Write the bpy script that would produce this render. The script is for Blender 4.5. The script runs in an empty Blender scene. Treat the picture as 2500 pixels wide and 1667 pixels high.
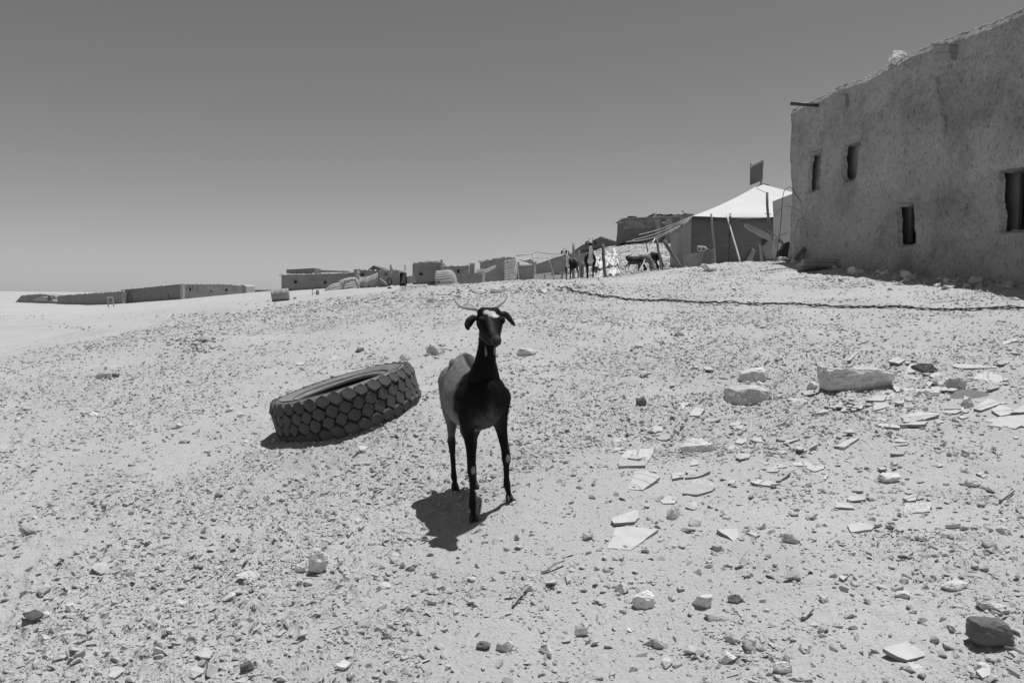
import bpy, bmesh, math, random
import numpy as np
from mathutils import Vector, Matrix, Quaternion
S = bpy.context.scene
C = S.collection
R = math.radians

# ------------------------------------------------------------------ camera, sky, sun, exposure
CAM_H = 1.5
PITCH = R(3.45)
cam_d = bpy.data.cameras.new('camera'); cam_d.lens = 28.0; cam_d.sensor_width = 36.0
cam_d.clip_start = 0.05; cam_d.clip_end = 3000
cam = bpy.data.objects.new('camera', cam_d); C.objects.link(cam)
cam.location = (0, 0, CAM_H); cam.rotation_euler = (math.pi/2 - PITCH, 0, 0)
S.camera = cam
SUN = Vector((0.205, 0.165, 0.98)).normalized()
wd = bpy.data.worlds.new("World"); S.world = wd; wd.use_nodes = True
nt = wd.node_tree; nt.nodes.clear()
sky = nt.nodes.new('ShaderNodeTexSky'); sky.sky_type = 'NISHITA'; sky.sun_disc = False
sky.sun_elevation = math.asin(SUN.z); sky.sun_rotation = math.atan2(SUN.x, SUN.y)
sky.altitude = 100; sky.air_density = 1.5; sky.dust_density = 0.3; sky.ozone_density = 1.2
sep = nt.nodes.new('ShaderNodeSeparateColor'); nt.links.new(sky.outputs[0], sep.inputs[0])
def wm(op, a, b):
    n = nt.nodes.new('ShaderNodeMath'); n.operation = op
    for i, v in enumerate((a, b)):
        if isinstance(v, (int, float)): n.inputs[i].default_value = v
        else: nt.links.new(v, n.inputs[i])
    return n.outputs[0]
# black and white film: panchromatic mix with a yellow-orange filter
bwv = wm('ADD', wm('MULTIPLY', sep.outputs[0], 0.95), wm('MULTIPLY', sep.outputs[1], 0.05))
bg = nt.nodes.new('ShaderNodeBackground'); bg.inputs[1].default_value = 0.062
nt.links.new(bwv, bg.inputs[0])
ow = nt.nodes.new('ShaderNodeOutputWorld'); nt.links.new(bg.outputs[0], ow.inputs[0])
sd = bpy.data.lights.new('sun', 'SUN'); sd.energy = 4.2; sd.angle = R(0.53); sd.color = (1, 1, 1)
so = bpy.data.objects.new('sun', sd); C.objects.link(so); so.location = (20, 30, 60)
so.rotation_euler = SUN.to_track_quat('Z', 'Y').to_euler()
S.view_settings.view_transform = 'Standard'; S.view_settings.look = 'None'
S.view_settings.exposure = 0.0; S.view_settings.gamma = 1.0; S.view_settings.use_curve_mapping = False

# ------------------------------------------------------------------ projection helpers (pixels of the 2500 px photograph)
F = 2500*28.0/36.0; CX, CY = 1250.0, 833.5
cp, sp = math.cos(PITCH), math.sin(PITCH)
def ray(u, v):
    a = (u-CX)/F; b = (CY-v)/F
    y = cp + b*sp
    return a/y, (b*cp - sp)/y          # X per metre of Y, height per metre of Y
def P(u, v, Y):
    x, h = ray(u, v)
    return Vector((x*Y, Y, CAM_H + h*Y))
def proj(x, y, z):
    h = z-CAM_H
    d = y*cp - h*sp
    return CX + F*x/d, CY - F*(y*sp + h*cp)/d

# ------------------------------------------------------------------ numpy noise
def _h(ix, iy, seed):
    n = (ix.astype(np.int64)*374761393 + iy.astype(np.int64)*668265263 + seed*1274126177) & 0xffffffff
    n = ((n ^ (n >> 13))*1103515245) & 0xffffffff
    n = ((n ^ (n >> 16))*69069) & 0xffffffff
    return ((n ^ (n >> 15)) & 0xffff)/32767.5 - 1.0
def vn(x, y, seed=0):
    ix = np.floor(x); iy = np.floor(y); fx = x-ix; fy = y-iy
    fx = fx*fx*fx*(fx*(fx*6-15)+10); fy = fy*fy*fy*(fy*(fy*6-15)+10)
    a = _h(ix, iy, seed); b = _h(ix+1, iy, seed); c = _h(ix, iy+1, seed); d = _h(ix+1, iy+1, seed)
    return (a*(1-fx)+b*fx)*(1-fy) + (c*(1-fx)+d*fx)*fy
def fbm(x, y, wl, octs, seed=0, gain=.5):
    t = 0; amp = 1.0
    for o in range(octs):
        ca, sa = math.cos(o*1.3+seed), math.sin(o*1.3+seed)
        t = t + amp*vn((x*ca-y*sa)/wl+o*17.3, (x*sa+y*ca)/wl-o*9.1, seed+o*7)
        amp *= gain; wl *= .47
    return t

# ------------------------------------------------------------------ terrain height
US = np.array([-1500, 0, 240, 480, 680, 900, 1130, 1300, 1450, 1550, 1700, 1930, 2500, 4200], float)
CREST = np.array([9.0, 9.5, 11.2, 13.3, 14.1, 14.9, 15.6, 15.3, 14.8, 15.2, 15.7, 16, 16, 16], float)
YT = [12, 14, 16, 20, 26, 32, 42, 55, 75, 100, 130, 200, 400, 1200]
VT = {  # image row of the ground at each distance YT, per column US
 -1500:[888, 876, 866, 846, 822, 800, 778, 762, 748, 740, 738, 728, 716, 716],
 0:    [913, 899, 884, 856, 828, 803, 776, 756, 738, 736, 737, 728, 712, 714],
 240:  [850, 847, 839, 821, 801, 788, 775, 765, 756, 748, 744, 730, 716, 716],
 480:  [800, 795, 789, 778, 766, 755, 747, 738, 729, 729, 724, 722, 716, 716],
 680:  [775, 764, 758, 751, 744, 738.5, 735, 727, 718, 710, 709, 710, 714, 716],
 900:  [740, 731, 724, 719, 716, 713, 708, 704, 700, 698, 698, 702, 710, 716],
 1130: [725, 713, 705, 702, 702, 702, 698, 693, 690, 688, 688, 695, 708, 716],
 1300: [722, 709, 696, 689, 686, 683, 677, 672, 668, 665, 665, 680, 700, 716],
 1450: [716, 700, 690, 684, 678, 655, 630, 608, 605, 606, 610, 640, 690, 716],
 1550: [706, 690, 679, 670, 664, 645, 612, 590, 588, 590, 600, 630, 690, 716],
 1700: [690, 676, 662, 656, 654, 650, 620, 592, 585, 586, 596, 620, 690, 716],
 1930: [672, 655, 643, 636, 630, 625, 612, 595, 590, 590, 598, 620, 690, 716],
 2500: [690, 672, 655, 645, 638, 630, 615, 600, 592, 592, 600, 620, 690, 716],
 4200: [700, 680, 664, 650, 640, 632, 618, 604, 596, 596, 602, 622, 690, 716]}
VTAB = np.array([VT[int(u)] for u in US], float)
LY = np.log(np.array(YT, float))
LYF = np.linspace(LY[0], LY[-1], 400)
def _smooth(a, k):
    for _ in range(k):
        b = a.copy(); b[1:-1] = (a[:-2]+2*a[1:-1]+a[2:])/4; a = b
    return a
VF = np.array([_smooth(np.interp(LYF, LY, r), 60) for r in VTAB])
UF = np.linspace(-1500, 4200, 229)
VFF = np.array([np.interp(UF, US, VF[:, j]) for j in range(400)]).T
for _ in range(6):
    b = VFF.copy(); b[1:-1] = (VFF[:-2]+2*VFF[1:-1]+VFF[2:])/4; VFF = b
CRF = _smooth(np.interp(UF, US, CREST), 8)
def sstep(x, a, b):
    t = np.clip((x-a)/(b-a), 0, 1); return t*t*(3-2*t)
def gauss(x, y, cx, cy, s, t=None):
    t = t or s
    return np.exp(-((x-cx)/s)**2 - ((y-cy)/t)**2)
def ground_np(X, Y):
    X = np.asarray(X, float); Y = np.asarray(Y, float)
    Yc = np.maximum(Y, 1.2)
    plane = -1.47 + .072*np.clip(X, -14, 14) + .108*np.clip(Y, -14, 30)
    plane = plane + .055*np.tanh((X+.09)/.22)*gauss(X, Y, 0, 4.0, 1.2, .8) + .19*sstep(X, -1.7, -.7)*np.exp(-(np.maximum(X+.7, 0)/.5)**2-((Y-5.65)/.65)**2)
    u = np.clip(CX + F*X/Yc*.995, -1500, 4200)
    ly = np.clip(np.log(np.maximum(Y, 12)), LY[0], LY[-1])
    fu = (u+1500)/5700*228; iu = np.clip(fu.astype(int), 0, 227); tu = fu-iu
    fv = (ly-LYF[0])/(LYF[-1]-LYF[0])*399; iv = np.clip(fv.astype(int), 0, 398); tv = fv-iv
    V = (VFF[iu, iv]*(1-tu)+VFF[iu+1, iv]*tu)*(1-tv) + (VFF[iu, iv+1]*(1-tu)+VFF[iu+1, iv+1]*tu)*tv
    b = (CY-V)/F
    far = (b*cp-sp)/(cp+b*sp)*Yc
    far = np.where(Y < 12, far, far)
    cr = CRF[iu]*(1-tu)+CRF[iu+1]*tu
    w = sstep(Y, cr-.2, cr+1.5)
    # the wall stands on the plane, right of the crest
    dz = fbm(X, Y, 2.2, 3, 3)*.030*sstep(Y, 1, 4) + .045*gauss(X, Y, -.1, 4.0, .9, .8)
    h = plane*(1-w) + far*w + dz
    # low rocky ridges and mounds
    h = h + .16*gauss(X, Y, -4.05, 10.2, .75, .5) + .10*gauss(X, Y, -5.6, 10.3, 1.0, .4) + .10*gauss(X, Y, -1.3, 14.6, 1.6, .5)
    h = h + .12*gauss(X, Y, -6.2, 15.6, 1.0, .45) + .22*gauss(X, Y, -7.7, 20.5, 1.1, .5) + .18*gauss(X, Y, -11.3, 21.5, 1.3, .5)
    h = h + .07*gauss(X, Y, 4.95, 14.6, .55, .6)
    h = h + 0.45*fbm(X, Y, 60, 3, 11)*sstep(Y, 150, 400)
    return h + CAM_H
def detail_np(X, Y):
    r = np.hypot(X, Y)
    near = 1-sstep(r, 14, 24)*.6
    m = .5+.5*np.clip(fbm(X, Y, 1.6, 2, 31)*1.6, -1, 1)
    d = fbm(X, Y, .55, 2, 41)*.017 + np.abs(fbm(X, Y, .16, 2, 51))*.020*m
    d = d + np.maximum(fbm(X, Y, .055, 2, 61)-.12, 0)*.020*(.25+m)
    d = d + fbm(X, Y, .022, 1, 71)*.001
    return d*near
def G(x, y):
    return float(ground_np(np.array([x]), np.array([y]))[0] + detail_np(np.array([x]), np.array([y]))[0])
def on_ground(u, v, y0=1.8, y1=60):
    ys = np.geomspace(y0, y1, 1400)
    x, h = ray(u, v)
    g = ground_np(x*ys, ys) - (CAM_H + h*ys)
    k = np.where(g > 0)[0]
    Y = ys[k[0]] if len(k) else ys[-1]
    return Vector((x*Y, Y, G(x*Y, Y)))

# ------------------------------------------------------------------ materials (all grey: the photograph is black and white)
MATS = {}
def material(name, build):
    if name in MATS: return MATS[name]
    m = bpy.data.materials.new(name); m.use_nodes = True
    t = m.node_tree; t.nodes.clear()
    bs = t.nodes.new('ShaderNodeBsdfPrincipled'); o = t.nodes.new('ShaderNodeOutputMaterial')
    t.links.new(bs.outputs[0], o.inputs[0])
    build(t, bs); MATS[name] = m
    return m
def N(t, typ, **kw):
    n = t.nodes.new(typ)
    for k, v in kw.items():
        if k in n.inputs: n.inputs[k].default_value = v
        else: setattr(n, k, v)
    return n
def coords(t, kind='Object', scale=(1, 1, 1)):
    tc = t.nodes.new('ShaderNodeTexCoord'); mp = t.nodes.new('ShaderNodeMapping')
    mp.inputs['Scale'].default_value = scale
    t.links.new(tc.outputs[kind], mp.inputs[0]); return mp.outputs[0]
def ramp(t, fac, stops):
    r = t.nodes.new('ShaderNodeValToRGB'); t.links.new(fac, r.inputs[0])
    el = r.color_ramp.elements
    el[0].position, el[1].position = stops[0][0], stops[-1][0]
    for i, (p, v) in enumerate(stops):
        e = el[i] if i in (0,) else (el[-1] if i == len(stops)-1 else el.new(p))
        e.color = (v, v, v, 1)
    return r.outputs[0]
def mul(t, a, b):
    n = N(t, 'ShaderNodeMix', data_type='RGBA', blend_type='MULTIPLY'); n.inputs[0].default_value = 1
    t.links.new(a, n.inputs[6]); t.links.new(b, n.inputs[7]); return n.outputs[2]
def grey(name, v, rough=.8, var=.25, scale=8, bump=.3, bscale=40, bdist=.01, spec=.3, stretch=(1, 1, 1), kind='Object', objvar=0, metal=0):
    def b(t, bs):
        co = coords(t, kind, stretch)
        n = N(t, 'ShaderNodeTexNoise', Scale=scale, Detail=6.0, Roughness=.65); t.links.new(co, n.inputs['Vector'])
        c = ramp(t, n.outputs[0], [(.25, v*(1-var)), (.5, v), (.75, v*(1+var))])
        if objvar:
            oi = t.nodes.new('ShaderNodeObjectInfo')
            c = mul(t, c, ramp(t, oi.outputs['Random'], [(0, 1-objvar), (1, 1+objvar)]))
        t.links.new(c, bs.inputs['Base Color'])
        bs.inputs['Roughness'].default_value = rough
        bs.inputs['Specular IOR Level'].default_value = spec
        bs.inputs['Metallic'].default_value = metal
        if bump:
            n2 = N(t, 'ShaderNodeTexNoise', Scale=bscale, Detail=5.0, Roughness=.6); t.links.new(co, n2.inputs['Vector'])
            bp = N(t, 'ShaderNodeBump', Strength=bump, Distance=bdist); t.links.new(n2.outputs[0], bp.inputs['Height'])
            t.links.new(bp.outputs[0], bs.inputs['Normal'])
    return material(name, b)

def _sand(t, bs):
    co = coords(t)
    n1 = N(t, 'ShaderNodeTexNoise', Scale=.9, Detail=5.0, Roughness=.6); t.links.new(co, n1.inputs['Vector'])
    n2 = N(t, 'ShaderNodeTexNoise', Scale=60, Detail=4.0, Roughness=.7); t.links.new(co, n2.inputs['Vector'])
    n3 = N(t, 'ShaderNodeTexNoise', Scale=.045, Detail=5.0, Roughness=.6); t.links.new(co, n3.inputs['Vector'])
    c = mul(t, ramp(t, n1.outputs[0], [(.3, .405), (.5, .44), (.72, .475)]), ramp(t, n2.outputs[0], [(.32, .90), (.5, 1.0), (.7, 1.06)]))
    c = mul(t, c, ramp(t, n3.outputs[0], [(.35, .92), (.65, 1.05)]))
    t.links.new(c, bs.inputs['Base Color']); bs.inputs['Roughness'].default_value = 1; bs.inputs['Specular IOR Level'].default_value = .1
    n4 = N(t, 'ShaderNodeTexNoise', Scale=22, Detail=9.0, Roughness=.75); t.links.new(co, n4.inputs['Vector'])
    v4 = N(t, 'ShaderNodeTexVoronoi', Scale=70); t.links.new(co, v4.inputs['Vector'])
    ad = N(t, 'ShaderNodeMath', operation='SUBTRACT'); t.links.new(n4.outputs[0], ad.inputs[0]); t.links.new(v4.outputs['Distance'], ad.inputs[1])
    bp = N(t, 'ShaderNodeBump', Strength=.5, Distance=.009); t.links.new(ad.outputs[0], bp.inputs['Height'])
    t.links.new(bp.outputs[0], bs.inputs['Normal'])
SAND = material('pale_sand', _sand)
STONE = grey('limestone', .60, .95, .22, 14, .6, 60, .006, .15, objvar=.2)
STONE_D = grey('brown_stone', .15, .9, .25, 14, .6, 50, .008, .2, objvar=.1)
STONE_W = grey('white_stone', .62, .9, .15, 14, .4, 50, .004, .2)
GRAVEL = grey('gravel', .46, .95, .30, 9, .3, 90, .003, .15)
ADOBE_FAR = grey('far_adobe', .27, .95, .18, 1.6, .3, 6, .05, .1)
ADOBE_PALE = grey('pale_plaster', .42, .95, .12, 2, .2, 8, .03, .1)
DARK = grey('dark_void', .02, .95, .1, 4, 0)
WOODD = grey('weathered_wood', .17, .85, .35, 6, .4, 30, .006, .2, stretch=(1, 1, .12))
WOODL = grey('pale_wood', .31, .8, .25, 6, .4, 30, .006, .2, stretch=(1, 1, .15))
METAL = grey('rusty_sheet', .30, .7, .3, 3, .25, 14, .01, .4)
METAL_L = grey('light_sheet', .6, .6, .25, 3, .25, 14, .01, .4)
ROPE = grey('rope', .35, .9, .2, 30, .3, 90, .004)
ROPE_W = grey('white_rope', .62, .9, .1, 30, .3, 90, .004)
CABLE = grey('dark_cable', .07, .8, .3, 12, .4, 60, .004)
WIRE = grey('wire', .25, .6, .2, 20, 0)
CANVAS_W = grey('white_canvas', .66, .9, .05, 2.5, .15, 60, .004, .1)
CANVAS_D = grey('dark_canvas', .16, .95, .12, 2.0, .2, 50, .004, .1)
CANVAS_M = grey('side_canvas', .30, .95, .12, 2.0, .2, 50, .004, .1)
CLOTH = grey('draped_cloth', .40, .9, .25, 3, .3, 20, .01, .1)
HORN = grey('horn', .36, .5, .25, 40, .5, 160, .002, .4, stretch=(1, 1, 1))
HOOF = grey('hoof', .035, .6, .3, 60, .4, 150, .002, .3)
RUBBER = grey('tyre_rubber', .085, .8, .3, 9, .35, 60, .003, .35)
DUSTY = grey('dusty_rubber', .20, .9, .3, 7, .35, 60, .003, .2)
RIBBED = grey('ribbed_metal', .40, .7, .25, 3, .2, 14, .01, .3)
BRICK = grey('brick', .2, .9, .2, 20, .4, 80, .004)

# ------------------------------------------------------------------ mesh helpers
class MB:
    def __init__(s): s.v = []; s.f = []
    def add(s, vs, fs):
        o = len(s.v); s.v += [tuple(map(float, p)) for p in vs]; s.f += [tuple(i+o for i in f) for f in fs]; return s
    def box(s, c, size, rot=None):
        x, y, z = (a/2 for a in size)
        pts = [Vector((i*x, j*y, k*z)) for k in (-1, 1) for j in (-1, 1) for i in (-1, 1)]
        if rot is not None: pts = [rot @ p for p in pts]
        c = Vector(c)
        return s.add([p+c for p in pts], [(0, 2, 3, 1), (4, 5, 7, 6), (0, 1, 5, 4), (2, 6, 7, 3), (0, 4, 6, 2), (1, 3, 7, 5)])
    def prism(s, pts, d):
        """front polygon pts pushed along d"""
        n = len(pts); d = Vector(d)
        a = [Vector(p) for p in pts]; b = [p+d for p in a]
        return s.add(a+b, [tuple(range(n)), tuple(range(2*n-1, n-1, -1))]+[((i+1) % n, i, n+i, n+(i+1) % n) for i in range(n)])
    def tube(s, pts, rad, n=10, squash=None, cap=True, up=None):
        """rings along pts; squash = ring height over ring width"""
        pts = [Vector(p) for p in pts]; m = len(pts)
        if isinstance(rad, (int, float)): rad = [rad]*m
        vs, fs = [], []
        u0 = Vector(up) if up else None
        prev = None
        for i, p in enumerate(pts):
            t = (pts[min(i+1, m-1)]-pts[max(i-1, 0)]).normalized()
            if u0 is not None: a = u0 - t*u0.dot(t)
            elif prev is None: a = t.orthogonal()
            else: a = prev - t*prev.dot(t)
            a.normalize(); prev = a; b = t.cross(a)
            r = rad[i]; ra, rb = (r if isinstance(r, tuple) else (r, r*(squash or 1)))
            for k in range(n):
                g = 2*math.pi*k/n
                vs.append(p + a*(ra*math.cos(g)) + b*(rb*math.sin(g)))
        for i in range(m-1):
            for k in range(n):
                k2 = (k+1) % n
                fs.append((i*n+k, i*n+k2, (i+1)*n+k2, (i+1)*n+k))
        if cap:
            fs.append(tuple(range(n-1, -1, -1))); fs.append(tuple((m-1)*n+k for k in range(n)))
        return s.add(vs, fs)
    def ball(s, c, r, n=10, m=7, sc=(1, 1, 1)):
        vs = [Vector((0, 0, -1))]
        for i in range(1, m):
            ph = -math.pi/2 + math.pi*i/m
            vs += [Vector((math.cos(ph)*math.cos(2*math.pi*k/n), math.cos(ph)*math.sin(2*math.pi*k/n), math.sin(ph))) for k in range(n)]
        vs.append(Vector((0, 0, 1))); L = len(vs)-1
        fs = [(0, 1+(k+1) % n, 1+k) for k in range(n)]
        for i in range(m-2):
            fs += [(1+i*n+k, 1+i*n+(k+1) % n, 1+(i+1)*n+(k+1) % n, 1+(i+1)*n+k) for k in range(n)]
        fs += [(L, 1+(m-2)*n+k, 1+(m-2)*n+(k+1) % n) for k in range(n)]
        c = Vector(c)
        return s.add([c+Vector((v.x*r*sc[0], v.y*r*sc[1], v.z*r*sc[2])) for v in vs], fs)
    def mesh(s, name, off=Vector((0, 0, 0)), smooth=False):
        me = bpy.data.meshes.new(name)
        me.from_pydata([(a-off[0], b-off[1], c-off[2]) for a, b, c in s.v], [], s.f)
        bm = bmesh.new(); bm.from_mesh(me); bmesh.ops.recalc_face_normals(bm, faces=bm.faces); bm.to_mesh(me); bm.free()
        if smooth: me.polygons.foreach_set('use_smooth', [True]*len(me.polygons))
        me.update(); return me
LOC = {}
def props(o, label=None, cat=None, group=None, kind=None):
    for k, v in (('label', label), ('category', cat), ('group', group), ('kind', kind)):
        if v: o[k] = v
    return o
def thing(name, label, cat, loc, group=None):
    o = bpy.data.objects.new(name, None); C.objects.link(o); o.location = loc; o.empty_display_size = .1
    LOC[o.name] = Vector(loc); return props(o, label, cat, group)
def part(name, mb, mat, parent, smooth=False, kind=None, label=None, local=False):
    """mb in world coordinates (or in the thing's own when local)"""
    w = Vector((0, 0, 0)) if local else LOC[parent.name]
    o = bpy.data.objects.new(name, mb.mesh(name, w, smooth)); C.objects.link(o)
    o.data.materials.append(mat); o.parent = parent; LOC[o.name] = LOC[parent.name].copy()
    return props(o, label, None, None, kind)
def single(name, mb, mat, label, cat, group=None, smooth=False, kind=None, base=None):
    vs = mb.v
    if base is None:
        base = Vector((sum(p[0] for p in vs)/len(vs), sum(p[1] for p in vs)/len(vs), min(p[2] for p in vs)))
    o = bpy.data.objects.new(name, mb.mesh(name, base, smooth)); C.objects.link(o); o.location = base
    o.data.materials.append(mat); LOC[o.name] = Vector(base)
    return props(o, label, cat, group, kind)
rng = random.Random(5)
nr = np.random.RandomState(5)

# ------------------------------------------------------------------ the ground sheet
def build_ground():
    fan = np.radians(np.arange(-38, 38.01, .145))
    rest = np.radians(np.arange(42, 318.1, 3.0))
    ang = np.concatenate([fan, rest])            # measured from +Y towards +X
    r = [1.3]
    while r[-1] < 17.5: r.append(r[-1]*1.0052)
    while r[-1] < 1100: r.append(r[-1]*1.017)
    r = np.array(r); na, n_r = len(ang), len(r)
    A, Rr = np.meshgrid(ang, r)
    X = Rr*np.sin(A); Y = Rr*np.cos(A)
    Z = ground_np(X, Y) + detail_np(X, Y)
    vs = np.stack([X.ravel(), Y.ravel(), Z.ravel()], 1)
    i = np.arange(n_r-1)[:, None]*na; j = np.arange(na)[None, :]; j2 = (j+1) % na
    f = np.stack([i+j, i+j2, i+na+j2, i+na+j], -1).reshape(-1, 4)
    f = f[:, ::-1]
    nv = len(vs)
    vs = np.vstack([vs, [[0, 0, float(ground_np(np.array([0.]), np.array([0.]))[0])]]])
    me = bpy.data.meshes.new('ground')
    nq = len(f); nt_ = na
    tri = np.stack([np.full(na, nv), np.arange(na), (np.arange(na)+1) % na], 1)[:, ::-1]
    me.vertices.add(len(vs)); me.vertices.foreach_set('co', vs.ravel())
    me.loops.add(nq*4+nt_*3); me.loops.foreach_set('vertex_index', np.concatenate([f.ravel(), tri.ravel()]))
    me.polygons.add(nq+nt_)
    me.polygons.foreach_set('loop_start', np.concatenate([np.arange(nq)*4, nq*4+np.arange(nt_)*3]))
    me.polygons.foreach_set('loop_total', np.concatenate([np.full(nq, 4), np.full(nt_, 3)]))
    me.polygons.foreach_set('use_smooth', np.ones(nq+nt_, bool))
    me.update(calc_edges=True); me.validate()
    me.materials.append(SAND)
    o = bpy.data.objects.new('ground', me); C.objects.link(o); o['kind'] = 'structure'
    return o
build_ground()
# ------------------------------------------------------------------ adobe house on the right
WA = Vector((5.41, 15.5)); WD = Vector((.1876, -.9822)).normalized(); WN = Vector((WD.y, -WD.x))  # along the wall towards the camera, and outwards
if WN.x > 0: WN = -WN
def wall_st(u, v):
    x, h = ray(u, v)
    # WA + WD*s = (x*Y, Y)
    # WA.x + WD.x*s = x*(WA.y + WD.y*s)
    s = (x*WA.y - WA.x)/(WD.x - x*WD.y)
    Y = WA.y + WD.y*s
    return s, CAM_H + h*Y
def wall_pt(s, z, out=0):
    return Vector((WA.x+WD.x*s+WN.x*out, WA.y+WD.y*s+WN.y*out, z))
TOP = [(1928, 268), (1948, 257), (1966, 249), (2000, 236), (2043, 209), (2114, 184), (2168, 153), (2215, 128), (2257, 110), (2298, 94), (2372, 65), (2436, 41), (2500, 14)]
tops = [wall_st(u, v) for u, v in TOP]
SL = 8.6
house = thing('adobe_house', 'large mud plastered adobe house with small dark openings, its long wall in shade', 'house', (6.4, 12.0, G(6.4, 12.0)-.3))
def build_wall():
    ds = .022
    ss = np.arange(-.09, SL, ds); m = 190
    ts = np.linspace(0, 1, m)
    Sg, Tg = np.meshgrid(ss, ts)
    zt = np.interp(Sg, [a for a, b in tops]+[SL], [b for a, b in tops]+[tops[-1][1]-.02]) + fbm(Sg, Sg*0+3.3, .22, 4, 5)*.018
    px = WA.x+WD.x*Sg; py = WA.y+WD.y*Sg
    zb = ground_np(px, py) - .25
    Z = zb + (zt-zb)*Tg
    D = fbm(Sg, Z, 1.5, 3, 9)*.045 + fbm(Sg*1.6, Z, .22, 3, 19)*.010 + fbm(Sg*2.2, Z*.8, .07, 2, 29)*.006
    D += -.05*sstep(Tg, .965, 1.0)                       # rounded parapet edge
    D += .10*np.exp(-((Z-zb-.25)/.22)**2)*(.5+.5*fbm(Sg, Z, .5, 2, 77))    # slumped foot
    D += -.03*np.exp(-(Sg/.08)**2)
    edge = fbm(Z, Z*0+1.5, .5, 3, 15)*.035
    HOLE = []
    # the four openings, given by photo corners (top left, top right, bottom right, bottom left)
    for k, (q, dep) in enumerate([([(1980, 378), (2003, 369), (1994, 463), (1973, 466)], .06), ([(2070, 349), (2102, 338), (2087, 440), (2066, 444)], .06),
                   ([(2193, 503), (2226, 499), (2231, 598), (2204, 600)], .06), ([(2446, 420), (2499, 411), (2508, 560), (2452, 567)], .08)]):
        st = [wall_st(*p) for p in q]
        s0 = np.interp(Z, [st[3][1], st[0][1]], [st[3][0], st[0][0]]); s1 = np.interp(Z, [st[2][1], st[1][1]], [st[2][0], st[1][0]])
        s0 = s0-(.09, .09, .09, .07)[k]; s1 = s1+.02
        z0 = (st[2][1]+st[3][1])/2; z1 = (st[0][1]+st[1][1])/2
        wob = fbm(Z, Sg*.3+k*5, .22, 3, 90+k)*.018
        mx = np.minimum(Sg-s0-wob, s1+wob-Sg); mz = np.minimum(Z-z0-wob, z1-Z)
        r = .12 if k == 1 else .03
        # rounded-corner distance
        inside = np.where((mx < r) & (mz < r), r-np.hypot(r-np.minimum(mx, r), r-np.minimum(mz, r)), np.minimum(mx, mz))
        mask = sstep(inside, -.012, .022)
        HOLE.append((inside > .022) & ((Sg-s0) > (.02 if k == 2 else .02)*(s1-s0)+wob*.5))
        D -= dep*mask*(1+.15*fbm(Sg, Z, .3, 2, 50))
        D -= .012*sstep(inside, -.10, 0)*(k < 2)
    # the crack down from the drain board
    cr = [(2283, 175), (2287, 200), (2284, 215), (2297, 238), (2296, 262), (2302, 290), (2304, 318), (2298, 345)]
    cs = [wall_st(*p) for p in cr][::-1]
    sc = np.interp(Z, [c[1] for c in cs], [c[0] for c in cs]) + fbm(Z, Z*0, .12, 3, 8)*.025
    inz = sstep(Z, cs[0][1]-.1, cs[0][1]+.15)*(1-sstep(Z, cs[-1][1]-.08, cs[-1][1]+.02))
    D -= (.10*np.exp(-((Sg-sc)/.026)**2))*inz*(.6+.4*fbm(Z, Z*0+9, .1, 2, 4))
    X = px + WN.x*D + WD.x*edge*np.exp(-(Sg/.3)**2)
    Yy = py + WN.y*D + WD.y*edge*np.exp(-(Sg/.3)**2)
    n = len(ss)
    vs = [tuple(p) for p in np.stack([X.ravel(), Yy.ravel(), Z.ravel()], 1)]
    HH = HOLE[0] | HOLE[1] | HOLE[2] | HOLE[3]
    fs = [(j*n+i, j*n+i+1, (j+1)*n+i+1, (j+1)*n+i) for j in range(m-1) for i in range(n-1) if not HH[j, i]]
    # top ledge (0.35 m thick parapet), and the gable end
    o = len(vs); tk = .38
    for i in range(n):
        x, y, z = vs[(m-1)*n+i]; vs.append((x-WN.x*tk, y-WN.y*tk, z-.02+.02*math.sin(i*.31)))
    fs += [((m-1)*n+i, (m-1)*n+i+1, o+i+1, o+i) for i in range(n-1)]
    o2 = len(vs)
    for i in range(n):
        x, y, z = vs[o+i]; vs.append((x, y, z-1.3))
    fs += [(o+i, o+i+1, o2+i+1, o2+i) for i in range(n-1)]
    mb = MB(); mb.add(vs, fs)
    # gable end wall from the far corner, running away to the right
    e = [vs[j*n] for j in range(0, m, 9)]+[vs[(m-1)*n]]
    k = len(e); ev = list(e); E = -WN*6.0
    for q in range(1, 7):
        ev += [(p[0]+E.x*q/6, p[1]+E.y*q/6, p[2]+.03*math.sin(q*2.1+i)) for i, p in enumerate(e)]
    mb.add(ev, [(q*k+i, q*k+i+1, (q+1)*k+i+1, (q+1)*k+i) for q in range(6) for i in range(k-1)])
    # rear and near walls
    a0 = wall_pt(SL-ds, 0); zb1 = G(a0.x, a0.y)-.4
    tt = tops[-1][1]-.05
    b0 = wall_pt(SL-ds, 0, -6.0); c0 = wall_pt(0, 0, -6.0)
    mb.add([(a0.x, a0.y, zb1), (b0.x, b0.y, zb1), (b0.x, b0.y, tt), (a0.x, a0.y, tt)], [(0, 1, 2, 3)])
    mb.add([(c0.x, c0.y, zb1), (b0.x, b0.y, zb1), (b0.x, b0.y, tt), (c0.x, c0.y, tt)], [(0, 1, 2, 3)])
    return mb
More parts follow.
